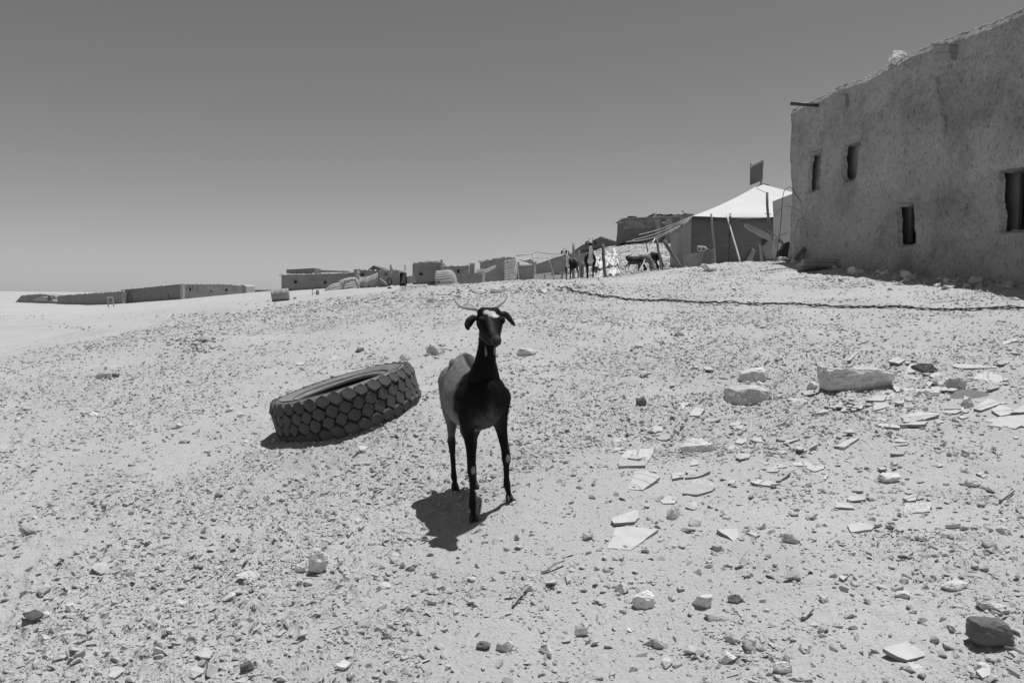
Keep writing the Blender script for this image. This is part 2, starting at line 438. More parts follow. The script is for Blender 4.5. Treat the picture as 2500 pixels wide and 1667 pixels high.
def _adobe(t, bs):
    co = coords(t)
    n1 = N(t, 'ShaderNodeTexNoise', Scale=1.1, Detail=5.0, Roughness=.6); t.links.new(co, n1.inputs['Vector'])
    base = ramp(t, n1.outputs[0], [(.3, .285), (.5, .385), (.68, .44)])
    n5 = N(t, 'ShaderNodeTexNoise', Scale=.5, Detail=6.0, Roughness=.7); t.links.new(co, n5.inputs['Vector'])
    base = mul(t, base, ramp(t, n5.outputs[0], [(.40, .80), (.47, 1.0), (.7, 1.05)]))
    co2 = coords(t, 'Object', (15, 15, 9))
    n2 = N(t, 'ShaderNodeTexNoise', Scale=1.3, Detail=5.0, Roughness=.7); t.links.new(co2, n2.inputs['Vector'])
    base = mul(t, base, ramp(t, n2.outputs[0], [(.34, .62), (.44, .95), (.7, 1.10)]))
    co3 = coords(t, 'Object', (34, 34, 20))
    v3 = N(t, 'ShaderNodeTexNoise', Scale=1.0, Detail=3.0, Roughness=.6); t.links.new(co3, v3.inputs['Vector'])
    base = mul(t, base, ramp(t, v3.outputs[0], [(.30, .42), (.38, .96), (.75, 1.07)]))
    t.links.new(base, bs.inputs['Base Color']); bs.inputs['Roughness'].default_value = 1; bs.inputs['Specular IOR Level'].default_value = .1
    ad = N(t, 'ShaderNodeMath', operation='ADD'); t.links.new(n2.outputs[0], ad.inputs[0]); t.links.new(v3.outputs[0], ad.inputs[1])
    bp = N(t, 'ShaderNodeBump', Strength=.8, Distance=.03); t.links.new(ad.outputs[0], bp.inputs['Height'])
    t.links.new(bp.outputs[0], bs.inputs['Normal'])
ADOBE = material('adobe_plaster', _adobe)
part('wall', build_wall(), ADOBE, house, smooth=True)
q = [wall_pt(-.02, 4.3, -.14), wall_pt(SL-.04, 4.3, -.14), wall_pt(SL-.04, 4.3, -5.97), wall_pt(-.02, 4.3, -5.97)]
part('roof', MB().prism(q, (0, 0, .12)), ADOBE, house)
WOODM = grey('grey_wood', .30, .85, .25, 6, .4, 30, .006, .2, stretch=(.3, .3, 1))
def wall_box(mbs, u0, v0, u1, v1, out0, out1, dv=0):
    """box standing out of the wall between two photo points"""
    s0, z1 = wall_st(u0, v0); s1, z1b = wall_st(u1, v0+dv); _, z0 = wall_st(u0, v1)
    pts = [wall_pt(s0, z0, out1), wall_pt(s1, z0+z1b-z1, out1), wall_pt(s1, z1b, out1), wall_pt(s0, z1, out1)]
    return mbs.prism(pts, WN.to_3d()*(out0-out1))
part('lintel', wall_box(MB(), 1976, 376, 2008, 381, -.3, .03, -9), WOODM, house)
part('lintel', wall_box(MB(), 2064, 351, 2107, 357, -.3, .035, -14), WOODM, house)
part('lintel', wall_box(MB(), 2190, 500, 2226, 506, -.3, .025, -3), WOODM, house)
part('lintel', wall_box(MB(), 2443, 419, 2500, 423, -.3, .02, -8), WOODD, house)
SHUT = grey('shutter_board', .15, .9, .3, 5, .5, 25, .01, .2)
SHUT_G = grey('blocked_plaster', .30, .95, .25, 5, .5, 25, .01, .1)
for (u0, v0, u1, v1, fr_, mt) in ((1974, 378, 2002, 466, .80, SHUT_G), (2066, 348, 2100, 446, .72, SHUT_G), (2196, 502, 2230, 602, .52, SHUT), (2446, 416, 2506, 568, .62, SHUT)):
    sa, za = wall_st(u0, v0); sb, _ = wall_st(u1, v0); _, zb_ = wall_st((u0+u1)/2, v1); ou = -.20; w_ = sb-sa
    e0, e1 = sa-.30, sa+w_*fr_-.165
    part('shutter', MB().prism([wall_pt(e0, zb_-.08, ou), wall_pt(e1, zb_-.08, ou), wall_pt(e1+.015, za+.14, ou), wall_pt(e0, za+.14, ou)], WN.to_3d()*-.05), mt, house)
sp_ = part('drain_board', wall_box(wall_box(MB(), 2291, 111, 2331, 128, -.2, .09, 0), 2291, 129.5, 2331, 147, -.2, .07, 0), WOODM, house)
part('drain_cap', wall_box(MB(), 2290, 108, 2333, 110.3, -.1, .12, 0), WOODL, house)
part('vent_board', wall_box(MB(), 2047, 232, 2070, 262, -.2, .045, 0), WOODM, house)
s_, z_ = wall_st(1996, 257)
pA = wall_pt(s_, z_, -.05); pB = P(1930, 253.5, pA.y+.05)
part('drain_pipe', MB().tube([pA, pB], .032, 12), grey('dark_pipe', .06, .5, .2, 10, .1), house, smooth=True)
part('crack_flake', wall_box(MB(), 2306, 103, 2312, 128, -.02, .012, 0), ADOBE, house)

# ------------------------------------------------------------------ rocks
def rock_mb(rx, ry, rz, seed, sub=2, pts=18, rough=.06, blocky=0.0, c=(0, 0, 0)):
    r = np.random.RandomState(seed)
    bm = bmesh.new()
    p = r.normal(size=(pts, 3)); p /= np.linalg.norm(p, axis=1)[:, None]
    p *= r.uniform(.75, 1.0, (pts, 1))
    if blocky: p = np.sign(p)*np.abs(p)**(1-.6*blocky)/np.maximum(np.abs(p).max(), .1)
    p /= np.abs(p).max(0)
    vs = [bm.verts.new(q) for q in p]
    g = bmesh.ops.convex_hull(bm, input=vs)
    bmesh.ops.delete(bm, geom=list({e for e in g['geom_interior'] if isinstance(e, bmesh.types.BMVert)}), context='VERTS')
    loose = [v for v in bm.verts if not v.link_faces]
    bmesh.ops.delete(bm, geom=loose, context='VERTS')
    for k in range(sub):
        bmesh.ops.subdivide_edges(bm, edges=bm.edges[:], cuts=1, use_grid_fill=True, smooth=.02 if k == 0 else 0)
        bmesh.ops.triangulate(bm, faces=bm.faces[:])
        mr = (rx*ry*rz)**(1/3); asp = np.array([rx, ry, rz])/mr; co = np.array([v.co[:] for v in bm.verts])*asp; sc = 1.6*(2.1**k)
        dx = vn(co[:, 0]*sc+seed, co[:, 1]*sc+co[:, 2]*sc*.7, seed % 97)+vn(co[:, 2]*sc*1.3-seed, co[:, 0]*sc-co[:, 1]*sc, seed % 89+5)
        for v, d in zip(bm.verts, dx):
            q_ = Vector((v.co.x*asp[0], v.co.y*asp[1], v.co.z*asp[2])); q_ = q_+q_.normalized()*(d*rough*(1.0/(1.5**k)))
            v.co = Vector((q_.x/asp[0], q_.y/asp[1], q_.z/asp[2]))
    out = MB()
    bm.verts.index_update()
    out.add([(v.co.x*rx+c[0], v.co.y*ry+c[1], v.co.z*rz+c[2]) for v in bm.verts], [tuple(v.index for v in f.verts) for f in bm.faces])
    bm.free(); return out
PROT = []
for k in range(22):
    a = [(1, .8, .62), (1, .7, .4), (1, .9, .8), (1, .55, .5)][k % 4]
    me = rock_mb(a[0], a[1], a[2], 100+k, 2, 12, .09).mesh('stone'); PROT.append((me, ['chunky', 'flat', 'rounded', 'narrow'][k % 4]))
for me, _ in PROT: me.materials.append(STONE)
STONES = []     # (object, u, v, px, shape, tone)
def stone(u, v, w, h, label=None, mat=None, k=None, rz=None, sink=.34, unique=False, tone='pale grey', blocky=0, name='stone', at=None, tilt=.25, seed=None):
    """u, v = middle of its foot in the photo; w, h in photo pixels"""
    p = at if at is not None else on_ground(u, v)
    W = w*p.y/F/2; Hh = max(h*p.y/F*.52, W*.26)
    k = rng.randrange(len(PROT)) if k is None else k
    rz = rng.uniform(0, 6.28) if rz is None else rz
    if unique:
        mb = rock_mb(W, W*.72, Hh, seed or int(u*7+v), 4 if w > 45 else 3, 18 if not blocky else 60, .075 if not blocky else .03, blocky)
        me = mb.mesh('stone'); me.materials.append(mat or STONE)
        o = bpy.data.objects.new(name, me); rz = 0; sc = (1, 1, 1)
    else:
        me = PROT[k][0]
        if mat:
            me = me.copy(); me.materials.clear(); me.materials.append(mat)
        o = bpy.data.objects.new(name, me)
        zext = [.62, .4, .8, .5][k % 4]
        sc = (W*1.05, W*1.05, Hh/zext)
    C.objects.link(o); o.scale = sc
    o.location = (p.x, p.y+W*.3, p.z + Hh*(1-sink*1.6)); 
    o.rotation_euler = (rng.uniform(-tilt, tilt), rng.uniform(-tilt, tilt), rz)
    o['category'] = 'rock'
    if label: o['label'] = label
    STONES.append((o, u, v, w, PROT[k][1] if not unique else 'rough', tone, bool(label)))
    return o
# ------------------------------------------------------------------ goats
def goat_coat_mat():
    def b(t, bs):
        at = N(t, 'ShaderNodeAttribute', attribute_name='coat')
        co = coords(t)
        n = N(t, 'ShaderNodeTexNoise', Scale=85, Detail=4.0, Roughness=.7); t.links.new(co, n.inputs['Vector'])
        co2 = coords(t, 'Object', (260, 260, 60))
        n2 = N(t, 'ShaderNodeTexNoise', Scale=1, Detail=3.0, Roughness=.7); t.links.new(co2, n2.inputs['Vector'])
        c = mul(t, at.outputs['Color'], ramp(t, n.outputs[0], [(.3, .78), (.7, 1.2)]))
        c = mul(t, c, ramp(t, n2.outputs[0], [(.3, .75), (.7, 1.2)]))
        t.links.new(c, bs.inputs['Base Color']); bs.inputs['Roughness'].default_value = .62
        bs.inputs['Specular IOR Level'].default_value = .10
        bp = N(t, 'ShaderNodeBump', Strength=.5, Distance=.003); t.links.new(n2.outputs[0], bp.inputs['Height'])
        t.links.new(bp.outputs[0], bs.inputs['Normal'])
    return material('goat_coat', b)
COAT = goat_coat_mat()
EYE = grey('goat_eye', .02, .12, .2, 60, 0, spec=.6)
def remesh(mb, voxel, smooth_it, name):
    me = mb.mesh(name)
    o = bpy.data.objects.new('tmp', me); C.objects.link(o)
    m = o.modifiers.new('r', 'REMESH'); m.mode = 'VOXEL'; m.voxel_size = voxel
    s = o.modifiers.new('s', 'SMOOTH'); s.factor = .5; s.iterations = smooth_it
    dg = bpy.context.evaluated_depsgraph_get()
    out = bpy.data.meshes.new_from_object(o.evaluated_get(dg))
    bpy.data.objects.remove(o); bpy.data.meshes.remove(me)
    out.polygons.foreach_set('use_smooth', [True]*len(out.polygons)); out.name = name
    return out
def paint(me, fn):
    co = np.empty(len(me.vertices)*3); me.vertices.foreach_get('co', co); co = co.reshape(-1, 3)
    no = np.empty(len(me.vertices)*3); me.vertices.foreach_get('normal', no); no = no.reshape(-1, 3)
    g = np.clip(fn(co[:, 0], co[:, 1], co[:, 2], no), .004, .9)
    a = me.color_attributes.new('coat', 'FLOAT_COLOR', 'POINT')
    a.data.foreach_set('color', np.stack([g, g, g, np.ones_like(g)], 1).ravel())
def ear_mb(path, wid, side, cup=.35, th=.005):
    """leaf shaped ear along path, cupped"""
    path = [Vector(p) for p in path]; n = 9; mb = MB(); vs = []
    m = len(path)
    for i in range(m):
        t = (path[min(i+1, m-1)]-path[max(i-1, 0)]).normalized()
        s = t.cross(side).normalized(); nn = s.cross(t)
        for k in range(n):
            a = -1+2*k/(n-1)
            vs.append(path[i] + s*(a*wid[i]) + nn*(cup*wid[i]*a*a))
    top = vs
    bot = []
    for i in range(m):
        t = (path[min(i+1, m-1)]-path[max(i-1, 0)]).normalized()
        s = t.cross(side).normalized(); nn = s.cross(t)
        for k in range(n):
            a = -1+2*k/(n-1)
            bot.append(path[i] + s*(a*wid[i]*.97) + nn*(cup*wid[i]*a*a-th*(1-a*a*.8)))
    L = m*n
    fs = [(i*n+k, i*n+k+1, (i+1)*n+k+1, (i+1)*n+k) for i in range(m-1) for k in range(n-1)]
    fs += [(L+i*n+k, L+(i+1)*n+k, L+(i+1)*n+k+1, L+i*n+k+1) for i in range(m-1) for k in range(n-1)]
    for i in range(m-1):
        fs += [(i*n, (i+1)*n, L+(i+1)*n, L+i*n), (i*n+n-1, L+i*n+n-1, L+(i+1)*n+n-1, (i+1)*n+n-1)]
    fs += [(k, L+k, L+k+1, k+1) for k in range(n-1)]
    fs += [((m-1)*n+k, (m-1)*n+k+1, L+(m-1)*n+k+1, L+(m-1)*n+k) for k in range(n-1)]
    return mb.add(top+bot, fs)
def hoof_mb(foot, fwd, s=1.0, spread=.010):
    """cloven hoof: two toes; foot = point on the ground under the pastern"""
    mb = MB(); f = Vector(foot); fw = Vector(fwd).normalized(); sd_ = Vector((-fw.y, fw.x, 0))
    for k in (-1, 1):
        c = f + sd_*(k*spread*s)
        out = sd_*(k*.005*s)
        mb.tube([c-sd_*(k*.006*s)+Vector((0, 0, .044*s)), c-sd_*(k*.002*s)+fw*.006*s+Vector((0, 0, .034*s)), c+fw*.014*s+Vector((0, 0, .020*s)), c+out*.8+fw*.028*s+Vector((0, 0, .009*s)), c+out+fw*.042*s+Vector((0, 0, .003*s))],
                [(.007*s, .007*s), (.0095*s, .0095*s), (.0115*s, .0120*s), (.0105*s, .0095*s), (.004*s, .004*s)], 10)
        mb.ball(c+fw*.010*s+Vector((0, 0, .010*s)), .0118*s, 10, 7, (1, 1.2, 1))
    return mb
def horn_mb(path, r0, r1, n=12):
    m = len(path); return MB().tube(path, [(r0+(r1-r0)*(i/(m-1))**.9, (r0+(r1-r0)*(i/(m-1))**.9)*.8) for i in range(m)], n)
def curve(pts, k=4):
    """Catmull-Rom resample"""
    pts = [Vector(p) for p in pts]; out = []
    q = [pts[0]*2-pts[1]]+pts+[pts[-1]*2-pts[-2]]
    for i in range(1, len(q)-2):
        for j in range(k):
            t = j/k
            out.append(.5*((2*q[i])+(q[i+1]-q[i-1])*t+(2*q[i-1]-5*q[i]+4*q[i+1]-q[i+2])*t*t+(3*q[i]-q[i-1]-3*q[i+1]+q[i+2])*t**3))
    out.append(pts[-1]); return out
TORSO = [(-.285, .575, .02, .04), (-.27, .565, .055, .085), (-.235, .557, .088, .122), (-.18, .553, .104, .142), (-.10, .545, .116, .150), (0, .527, .138, .158),
         (.10, .53, .154, .168), (.19, .560, .142, .165), (.25, .600, .114, .140), (.31, .635, .085, .105), (.355, .650, .05, .07), (.375, .655, .02, .04)]
def torso_mb(mb, rows=TORSO, dz=0):
    n = 20
    vs, fs = [], []
    for (y, z, a, b) in rows:
        for k in range(n):
            g = 2*math.pi*k/n; cx_ = math.cos(g); sz = math.sin(g)
            w = a*(1-.16*max(sz, 0)**1.5)      # narrower towards the spine
            vs.append((w*cx_, y, z+dz+b*sz))
    m = len(rows)
    for i in range(m-1):
        for k in range(n): fs.append((i*n+k, i*n+(k+1) % n, (i+1)*n+(k+1) % n, (i+1)*n+k))
    fs.append(tuple(range(n-1, -1, -1))); fs.append(tuple((m-1)*n+k for k in range(n)))
    return mb.add(vs, fs)
def leg(mb, pts, n=12):
    c = [Vector(p[:3]) for p in pts]; r = [p[3] for p in pts]
    cc = curve(c, 3); rr = []
    for i in range(len(r)-1):
        for j in range(3): rr.append(r[i]+(r[i+1]-r[i])*j/3)
    rr.append(r[-1]); mb.tube(cc, rr, n)
    for p, q in ((c[0], r[0]), (c[-1], r[-1])): mb.ball(p, q*.98, 10, 7)
    return mb
def head_mb(mb, poll, nose, up=Vector((0, 0, 1)), s=1.0):
    """skull from poll to nose, jaw, brow and lips"""
    poll = Vector(poll); nose = Vector(nose); d = (nose-poll); L = d.length; d.normalize()
    u = (up-d*up.dot(d)).normalized(); sd_ = d.cross(u)
    rows = [(-.03, .030, .030, 0), (.0, .044, .044, .002), (.035, .051, .050, 0), (.07, .050, .048, -.004), (.105, .043, .042, -.008), (.14, .034, .036, -.010), (.175, .0255, .028, -.010), (.205, .0235, .025, -.008), (.225, .0185, .020, -.008), (.235, .009, .011, -.010)]
    k = L/.22
    mb.tube([poll+d*(t*k)+u*(o*s) for t, a, b, o in rows], [(b*(s+(1-s)*min(1, max(0, t-.05)/.10)), a*(s+(1-s)*min(1, max(0, t-.05)/.10))) for t, a, b, o in rows], 16, up=u)
    # jaw, cheeks and chin
    mb.tube([poll+d*(.01*k)-u*.040*s, poll+d*(.06*k)-u*.048*s, poll+d*(.12*k)-u*.047*s, poll+d*(.17*k)-u*.040, poll+d*(.20*k)-u*.036, poll+d*(.212*k)-u*.034],
            [(.030*s, .030*s), (.030*s, .036*s), (.019*s, .026*s), (.014, .019), (.012, .015), (.007, .009)], 12, up=u)
    for q in (-1, 1):
        mb.ball(poll+d*(.075*k)+u*.020*s+sd_*(q*.039*s), .0165*s, 10, 7)      # orbit
        mb.ball(poll+d*(.02*k)+u*.026*s+sd_*(q*.022*s), .026*s, 10, 7)        # horn boss
        mb.ball(poll+d*(.205*k)-u*.006*s+sd_*(q*.0115), .0135, 10, 7)      # nostril wings
    mb.ball(poll+d*(.215*k)-u*.012, .0145, 10, 7)
    return mb, d, u, sd_, k
HG_O = Vector((-.18, 3.98, 0)); HG_A = R(14)
HG_O.z = G(HG_O.x, HG_O.y)
def to_local(p, o=HG_O, a=HG_A):
    d = Vector(p)-o
    return Vector((d.x*math.cos(a)+d.y*math.sin(a), -d.x*math.sin(a)+d.y*math.cos(a), d.z))
def gz(lx, ly, o=HG_O, a=HG_A):
    x = o.x+lx*math.cos(a)-ly*math.sin(a); y = o.y+lx*math.sin(a)+ly*math.cos(a)
    return G(x, y)-o.z
def hero_goat():
    g = thing('goat', 'black necked goat with grey flanks and white forehead spot standing in front, facing the camera', 'goat', HG_O)
    g.rotation_euler = (0, 0, HG_A)
    mb = MB(); torso_mb(mb)
    feet = {'fl': (-.062, -.215), 'fr': (.128, -.155), 'hl': (-.062, .29), 'hr': (.035, .235)}
    z = {k: gz(*v) for k, v in feet.items()}
    fx, fy = feet['fl']; b = z['fl']
    leg(mb, [(-.072, -.17, .56, .066), (-.076, -.165, .46, .042), (-.072, -.175, .39, .029), (-.067, -.19, .31, .0215), (-.065, -.205, .245, .0220), (-.064, -.208, .215, .0240), (-.062, -.206, .175, .0165), (-.061, -.203, .11, .0142), (-.061, -.205, .07+b*.6, .0190), (fx, fy-.004, .048+b, .0135), (fx, fy-.008, .032+b, .0115), (fx, fy-.010, .022+b, .009)])
    fx, fy = feet['fr']; b = z['fr']
    leg(mb, [(.072, -.17, .56, .066), (.083, -.155, .46, .042), (.097, -.15, .39, .028), (.108, -.155, .32, .0210), (.114, -.16, .265+b*.5, .0220), (.116, -.162, .235+b*.5, .0240), (.117, -.158, .195+b*.6, .0160), (.12, -.152, .13+b*.8, .0140), (.122, -.15, .085+b, .0190), (fx, fy-.004, .048+b, .0135), (fx, fy-.008, .032+b, .0115), (fx, fy-.010, .022+b, .009)])
    fx, fy = feet['hl']; b = z['hl']
    leg(mb, [(-.07, .27, .60, .082), (-.088, .20, .49, .062), (-.092, .20, .43, .044), (-.084, .245, .37, .028), (-.076, .30, .30, .0195), (-.074, .307, .265, .0235), (-.071, .298, .20, .0155), (-.067, .292, .12, .0138), (-.065, .29, .07+b*.7, .0185), (fx, fy-.004, .048+b, .0135), (fx, fy-.008, .032+b, .0115), (fx, fy-.010, .022+b, .009)])
    fx, fy = feet['hr']; b = z['hr']
    leg(mb, [(.07, .27, .60, .082), (.085, .20, .49, .062), (.075, .19, .43, .044), (.058, .225, .37, .028), (.042, .265, .29, .0195), (.040, .27, .255, .0205), (.038, .26, .19, .0135), (.036, .25, .12, .012), (.035, .245, .07, .017), (fx, fy-.004, .048+b, .0135), (fx, fy-.008, .032+b, .0115), (fx, fy-.010, .022+b, .009)])
    # neck and chest
    mb.tube(curve([(0, -.13, .57), (0, -.185, .66), (.001, -.215, .735), (.004, -.232, .80), (.006, -.236, .86), (.008, -.236, .92), (.008, -.236, .95)], 3),
            [float(np.interp(k, [0, 3, 6, 9, 12, 18], [.102, .080, .053, .044, .041, .043])) for k in range(19)], 16, squash=.95)
    mb.ball((0, -.205, .52), .080, 14, 9, (1.0, .8, 1.3))
    mb.ball((-.045, -.19, .56), .062, 12, 8, (1, 1, 1.7)); mb.ball((.050, -.19, .56), .062, 12, 8, (1, 1, 1.7))
    # hips, tail, spine ridge
    mb.ball((-.072, .235, .690), .028, 10, 7); mb.ball((.072, .235, .690), .028, 10, 7)
    mb.tube([(0, -.1, .69), (0, .05, .690), (0, .2, .722), (0, .3, .728), (0, .36, .700)], .018, 10)
    mb.tube([(0, .36, .69), (0, .395, .685), (0, .42, .66)], [.018, .015, .008], 10)
    mb.tube([(-.01, .17, .40), (-.01, .18, .33), (-.012, .175, .285)], [.05, .040, .014], 12)      # udder
    poll = Vector((.006, -.245, .948)); nose = Vector((.010, -.432, .852))
    mb, d, u, sd_, k = head_mb(mb, poll, nose, s=1.22)
    me = remesh(mb, .0055, 5, 'body')
    def coat(x, y, z, n):
        nz = fbm(x*1+y*.7, z+y*.5, .06, 3, 3); n2 = fbm(x-y, z, .02, 2, 9)
        c = np.full_like(x, .205)*(1+.12*nz)
        # dark saddle edge: black from the shoulder forwards
        blk = sstep(-y + nz*.02 + (z-.5)*.12, .02, .085)
        c = c*(1-blk) + .0065*blk
        # black stripe down the spine
        sp = (1-sstep(np.abs(x), .014, .030))*(z > .62)*sstep(y, -.2, -.1)*(1-sstep(y, .22, .30))
        c = c*(1-sp*.8) + .03*sp*.8
        # darker below the knees and hocks
        lo = 1-sstep(z+nz*.02, .22, .36); c = c*(1-lo)+.012*lo
        rear = (y > .05) & (z < .50); tr = (1-sstep(z+nz*.03, .34, .50))*rear*.55; c = c*(1-tr)+.03*tr
        dk = np.exp(-((x)/.08)**2)*((z < .46) & (y > .08))*1.0; c = c*(1-dk*.85)+.02*dk*.85
        # greyish chest between the forelegs
        ch = np.exp(-((x-.012+nz*.02)/.062)**2 - ((z-.45+n2*.02)/.055)**2)*(y < -.02); c = c*(1-ch)+.085*ch
        c = c + .03*np.exp(-((x-.02)/.02)**2-((z-.52)/.05)**2)*(y < -.1)
        # knee pads
        for (kx, kz, ky) in ((-.060, .222, -.21), (.120, .240+z_fr*.5, -.17)):
            kp = (1-sstep(np.hypot((x-kx)/.012, (z-kz)/.021), .8, 1.05))*(y < ky+.012); c = c*(1-kp)+.26*kp
        # head
        hx = np.stack([x-poll.x, y-poll.y, z-poll.z], 1)
        t = hx @ np.array(d)/k; s = hx @ np.array(sd_); uu = hx @ np.array(u)
        hd = (z > .82) & (y < -.20)
        f = (uu > .016) & hd
        wp = f*(1-sstep(np.hypot((s+.006)/.026, (t-.064)/.018)+n2*.35, .75, 1.1)); c = c*(1-wp)+.62*wp
        wp = f*(1-sstep(np.hypot((s-.020)/.018, (t-.050)/.014)+n2*.35, .75, 1.1)); c = c*(1-wp)+.58*wp
        blz = (uu > .0)*hd*np.exp(-((s-.012)/.010)**2)*sstep(t, .06, .09)*(1-sstep(t, .16, .2)); c = c*(1-blz*.85)+.085*blz*.85
        mz = hd*sstep(t, .185, .20)*(uu > -.03); c = c*(1-mz)+.05*mz
        nr_ = hd*np.maximum(np.exp(-((s-.012)/.0055)**2-((uu+.012)/.0050)**2), np.exp(-((s+.012)/.0055)**2-((uu+.012)/.0050)**2))*sstep(t, .195, .205)
        c = c*(1-np.clip(nr_*1.5, 0, 1))+.002*np.clip(nr_*1.5, 0, 1)
        chn = (1-sstep(np.hypot((x-.010)/.013, (z-.800)/.020), .7, 1.1))*(y < -.35)*(z < .83); c = c*(1-chn)+.38*chn
        jaw = hd*np.exp(-((uu+.072)/.010)**2)*(t > .03)*(t < .17); c = c+.05*jaw
        return c
    global z_fr
    z_fr = z['fr']
    paint(me, coat)
    o = bpy.data.objects.new('body', me); C.objects.link(o); o.parent = g; me.materials.append(COAT)
    # short coat: fine hairs lying back and down over the body
    rr = np.random.RandomState(4)
    me.calc_loop_triangles(); nt_ = len(me.loop_triangles)
    tv = np.empty(nt_*3, np.int32); me.loop_triangles.foreach_get('vertices', tv); tv = tv.reshape(-1, 3)
    co = np.empty(len(me.vertices)*3); me.vertices.foreach_get('co', co); co = co.reshape(-1, 3)
    no = np.empty(len(me.vertices)*3); me.vertices.foreach_get('normal', no); no = no.reshape(-1, 3)
    cc = np.empty(len(me.vertices)*4); me.color_attributes['coat'].data.foreach_get('color', cc); cc = cc.reshape(-1, 4)[:, 0]
    ar = np.linalg.norm(np.cross(co[tv[:, 1]]-co[tv[:, 0]], co[tv[:, 2]]-co[tv[:, 0]]), axis=1); pick = rr.choice(nt_, 70000, p=ar/ar.sum())
    w = rr.dirichlet((1, 1, 1), 70000); T_ = tv[pick]
    p0 = (co[T_]*w[:, :, None]).sum(1); n0 = (no[T_]*w[:, :, None]).sum(1); c0 = (cc[T_]*w).sum(1)
    flow = np.stack([np.zeros(70000), np.full(70000, .75), np.full(70000, -.65)], 1)+rr.normal(0, .35, (70000, 3)); flow -= n0*(flow*n0).sum(1)[:, None]; flow /= np.linalg.norm(flow, axis=1)[:, None]+1e-6
    ln = rr.uniform(.006, .012, 70000)[:, None]; ln[p0[:, 2] > .82] *= .4; ln[p0[:, 2] < .42] *= .4; sdv = np.cross(n0, flow)*.0007
    tip = p0+flow*ln+n0*ln*.38
    hv = np.stack([p0-sdv, p0+sdv, tip], 1).reshape(-1, 3); hf = np.arange(210000).reshape(-1, 3)
    hm = bpy.data.meshes.new('fur'); hm.from_pydata(hv.tolist(), [], hf.tolist()); hm.materials.append(COAT)
    ha = hm.color_attributes.new('coat', 'FLOAT_COLOR', 'POINT'); hc = np.repeat(c0*rr.uniform(.7, 1.5, 70000), 3)
    ha.data.foreach_set('color', np.stack([hc, hc, hc, np.ones_like(hc)], 1).ravel())
    fo = bpy.data.objects.new('fur', hm); C.objects.link(fo); fo.parent = g; fo['kind'] = 'stuff'
    # ears
    def emat(me_):
        paint(me_, lambda x, y, z, n: np.full_like(x, .014)+.02*(fbm(x*3, z*3, .03, 2, 5) > .2))
    for path, wid, side, cup in (
            ([(-.044, -.258, .950), (-.058, -.26, .949), (-.071, -.264, .941), (-.081, -.268, .928), (-.086, -.27, .914), (-.087, -.27, .902), (-.085, -.266, .893)], [.010, .015, .019, .022, .021, .016, .007], Vector((.5, -1, .35)), -.5),
            ([(.048, -.258, .958), (.066, -.256, .965), (.086, -.256, .966), (.102, -.256, .954), (.115, -.258, .937), (.127, -.262, .920), (.135, -.264, .908)], [.009, .013, .016, .015, .012, .008, .003], Vector((-.2, -1, .5)), -.35)):
        mb2 = ear_mb(curve(path, 3), list(np.interp(np.linspace(0, 1, 19), np.linspace(0, 1, len(wid)), wid)), side, cup)
        e = part('ear', mb2, COAT, g, smooth=True, local=True); emat(e.data)
    for sx, path in ((-1, [(-.024, -.240, .975), (-.044, -.228, .988), (-.068, -.210, .990), (-.094, -.192, .994), (-.118, -.176, 1.006), (-.134, -.166, 1.026), (-.142, -.160, 1.042)]),
                     (1, [(.030, -.240, .978), (.046, -.224, .994), (.066, -.204, 1.004), (.088, -.184, 1.014), (.108, -.168, 1.028), (.118, -.160, 1.042), (.124, -.156, 1.052)])):
        part('horn', horn_mb(curve(path, 3), .0145, .0025), HORN, g, smooth=True, local=True)
    for q in (-1, 1):
        c = poll+d*(.078*k)+u*.023+sd_*(q*.0545)
        part('eye', MB().ball(c, .0115, 12, 8), EYE, g, smooth=True, local=True)
    wm_ = grey('wattle_hair', .17, .8, .2, 60, .3, 200, .002)
    for wx, wy, wz in ((-.012, -.285, .80), (.030, -.282, .805)):
        part('wattle', MB().tube([(wx, wy+.01, wz+.02), (wx, wy, wz), (wx+.001, wy-.003, wz-.018), (wx+.001, wy-.003, wz-.03)], [.003, .0045, .006, .003], 10), wm_, g, smooth=True, local=True)
    for kf, (fx, fy) in feet.items():
        part('hoof', hoof_mb((fx, fy, z[kf]), (.25 if kf == 'fr' else .0, -1, 0), .98, .0100), HOOF, g, smooth=True, local=True)
    return g
hero_goat()

